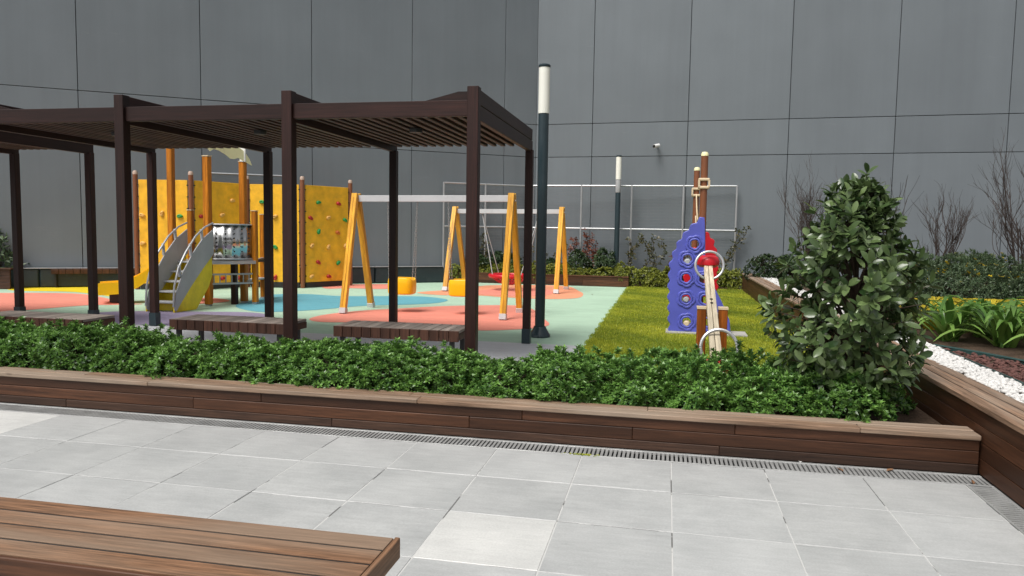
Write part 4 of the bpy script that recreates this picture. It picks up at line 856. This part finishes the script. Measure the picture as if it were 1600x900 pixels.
# low yellow-green shrubs under the trellis, and vines
LM = []
for i in range(3):
    p, d = dome(260, .34, .28, .34, .2, -.1, .2); V, t = rosettes(p, unit(d+[0, 0, .3]), 7, .062, .034, (15, 85)); LM.append(plantmesh('shrub_foliage', M['lime'], V, t))
ls_ = twigs(.3, .3, 8, .006)
for k in range(12):
    x = -5.85+.42*k; shrub('euonymus_shrub', f'low yellow-green shrub in the far planter, {ORD[k]} from the left', 'shrub', (x, min(21.25, 22.25+(x+4)*.681)+random.uniform(-.05, .05), .19), LM[k % 3], ls_, 'yellow-green shrubs under the trellis', (1, 1, random.uniform(.8, 1.2)), k)
for k in range(7):
    x = -.72+.42*k; shrub('euonymus_shrub', f'low yellow-green shrub at the end of the lawn, {ORD[k]} from the left', 'shrub', (x, 21.4+random.uniform(-.05, .05), .05), LM[k % 3], ls_, 'yellow-green shrubs under the trellis', (1.1, 1, random.uniform(1.1, 1.5)), k*2)
p, d = dome(240, .4, .3, .5, .2, -.1, .25); V, t = rosettes(p, unit(d+[0, 0, .2]), 7, .08, .03); gm = plantmesh('shrub_foliage', M['dark_leaf'], V, t)
for k, x in enumerate((-5.55, -5.0, -4.5, -3.3, -2.45, -1.75)): shrub('dark_shrub', f'dark green shrub against the trellis above the far planter, {ORD[k]} from the left', 'shrub', (x, min(21.62, 22.3+(x+4)*.681), .25), gm, ls_, 'dark shrubs against the trellis', (1, 1, random.uniform(.7, 1.6)), k)
def vine(label, x, H, red, seed, sway):
    rd = random.Random(seed); yv = min(21.9, 22.4+(x+4)*.681); root = thing('trellis_vine', label, 'vine', (x, yv, .2), 'vines on the trellis'); b = MB(); P = []
    for s in range(rd.choice((2, 3))):
        q = Vector((x+rd.uniform(-.1, .1), yv-.02, .2)); pts = [q.copy()]; dx = rd.uniform(-.5, .5)*sway; n = 9; hh_ = H*rd.uniform(.6, 1)
        for i in range(n): q = q+Vector((dx*.12+rd.gauss(0, .05), rd.gauss(0, .01), hh_/n)); pts.append(q.copy())
        b.tube(pts, .007, 4); P += [p+Vector((rd.gauss(0, .05), -.02, rd.gauss(0, .06))) for p in pts[2:] for _ in range(3)]
    b.build('stems', M['stem'], root); p = np.array([[v.x, v.y, v.z] for v in P]); V, t = rosettes(p, np.tile([[0, -1, .3]], (len(p), 1)), 3, .09, .05, (30, 100), .1, .1, .7)
    m = plantmesh('foliage', M['redvine' if red else 'vine'], V, t); place(bpy.data.objects.new('foliage', m), root, Matrix())
for k, (x, H, red, sw) in enumerate(((-5.3, 1.3, 0, 1), (-4.6, .9, 0, 1), (-3.3, 1.0, 0, 1), (-2.9, 1.2, 1, .6), (-2.35, 1.8, 1, .5), (-2.0, 1.1, 1, 1), (-.95, 1.3, 0, 1), (-.4, 1.4, 0, .5), (.15, .9, 1, 1), (1.55, 2.0, 0, 1.3))):
    vine(f'{"reddish" if red else "green"} vine climbing the long trellis, {ORD[k]} from the left', x, H, red, 40+k, sw)
# grey leafy plant in the left corner planter
p, d = dome(70, .5, .4, .7, .1, 0, .3); V, t = rosettes(p, unit(d+[0, 0, .2]), 6, .16, .05); gp = plantmesh('shrub_foliage', M['eury'], V, t); shrub('leafy_plant', 'grey-green leafy plant in the dark planter at the far left edge', 'plant', (-15.35, 14.65, .4), gp, es, None, (1, 1, 1.2))
# ---------------------------------------------------------------- litter on the drain
def fallen(label, x, y, z, rz, mat, s, name='fallen_leaf'):
    v = [(0, 0, 0), (.3, -.2, .12), (.35, 0, .02), (.3, .2, .16), (.7, -.17, .1), (.75, 0, .05), (.7, .16, .2), (1, 0, .18)]; f = [(0, 2, 1), (0, 3, 2), (1, 2, 5, 4), (2, 3, 6, 5), (4, 5, 7), (5, 6, 7)]
    m = bpy.data.meshes.new(name); m.from_pydata([(a*s, b*s, c*s) for a, b, c in v], [], f); m.materials.append(mat)
    tag(place(bpy.data.objects.new(name, m), None, Matrix.Translation((x, y, z)) @ Matrix.Rotation(rz, 4, 'Z')), label, 'leaf')
fallen('curled brown dead leaf on the drain left of two others', 1.18, 5.12, .0, 2.2, M['deadleaf'], .06)
fallen('brown dead leaf in the middle of the drain near the corner', 1.46, 5.2, .0, .5, M['deadleaf'], .06)
fallen('pale dead leaf where the two drains meet in the corner', 1.93, 5.06, .0, 1.3, M['deadleaf'], .055)
fallen('white petal stuck at the foot of the hedge planter', .93, 5.24, .0, 1.4, M['white'], .05, 'petal')
p = np.stack([-.53+.05*rs.randn(70), 5.04+.008*rs.randn(70), np.full(70, -.002)], 1); V, t = rosettes(p, np.tile([[0, 0, 1.]], (70, 1)), 4, .012, .005, (20, 80)); tag(place(bpy.data.objects.new('moss', plantmesh('moss', M['grass'], V, t)), None, Matrix()), 'small patch of green moss at the drain edge', 'moss', kind='stuff')

fallen('tiny dead leaf on the coral rubber below the swing seats', -4.87, 13.0, .003, .4, M['deadleaf'], .06)
fallen('tiny dead leaf on the green rubber near the lawn edge', -1.72, 18.0, .003, 2.4, M['deadleaf'], .07)
fallen('small dead leaf on the grey paving beside the lamp post', -1.55, 9.4, .0, 1.1, M['deadleaf'], .06)
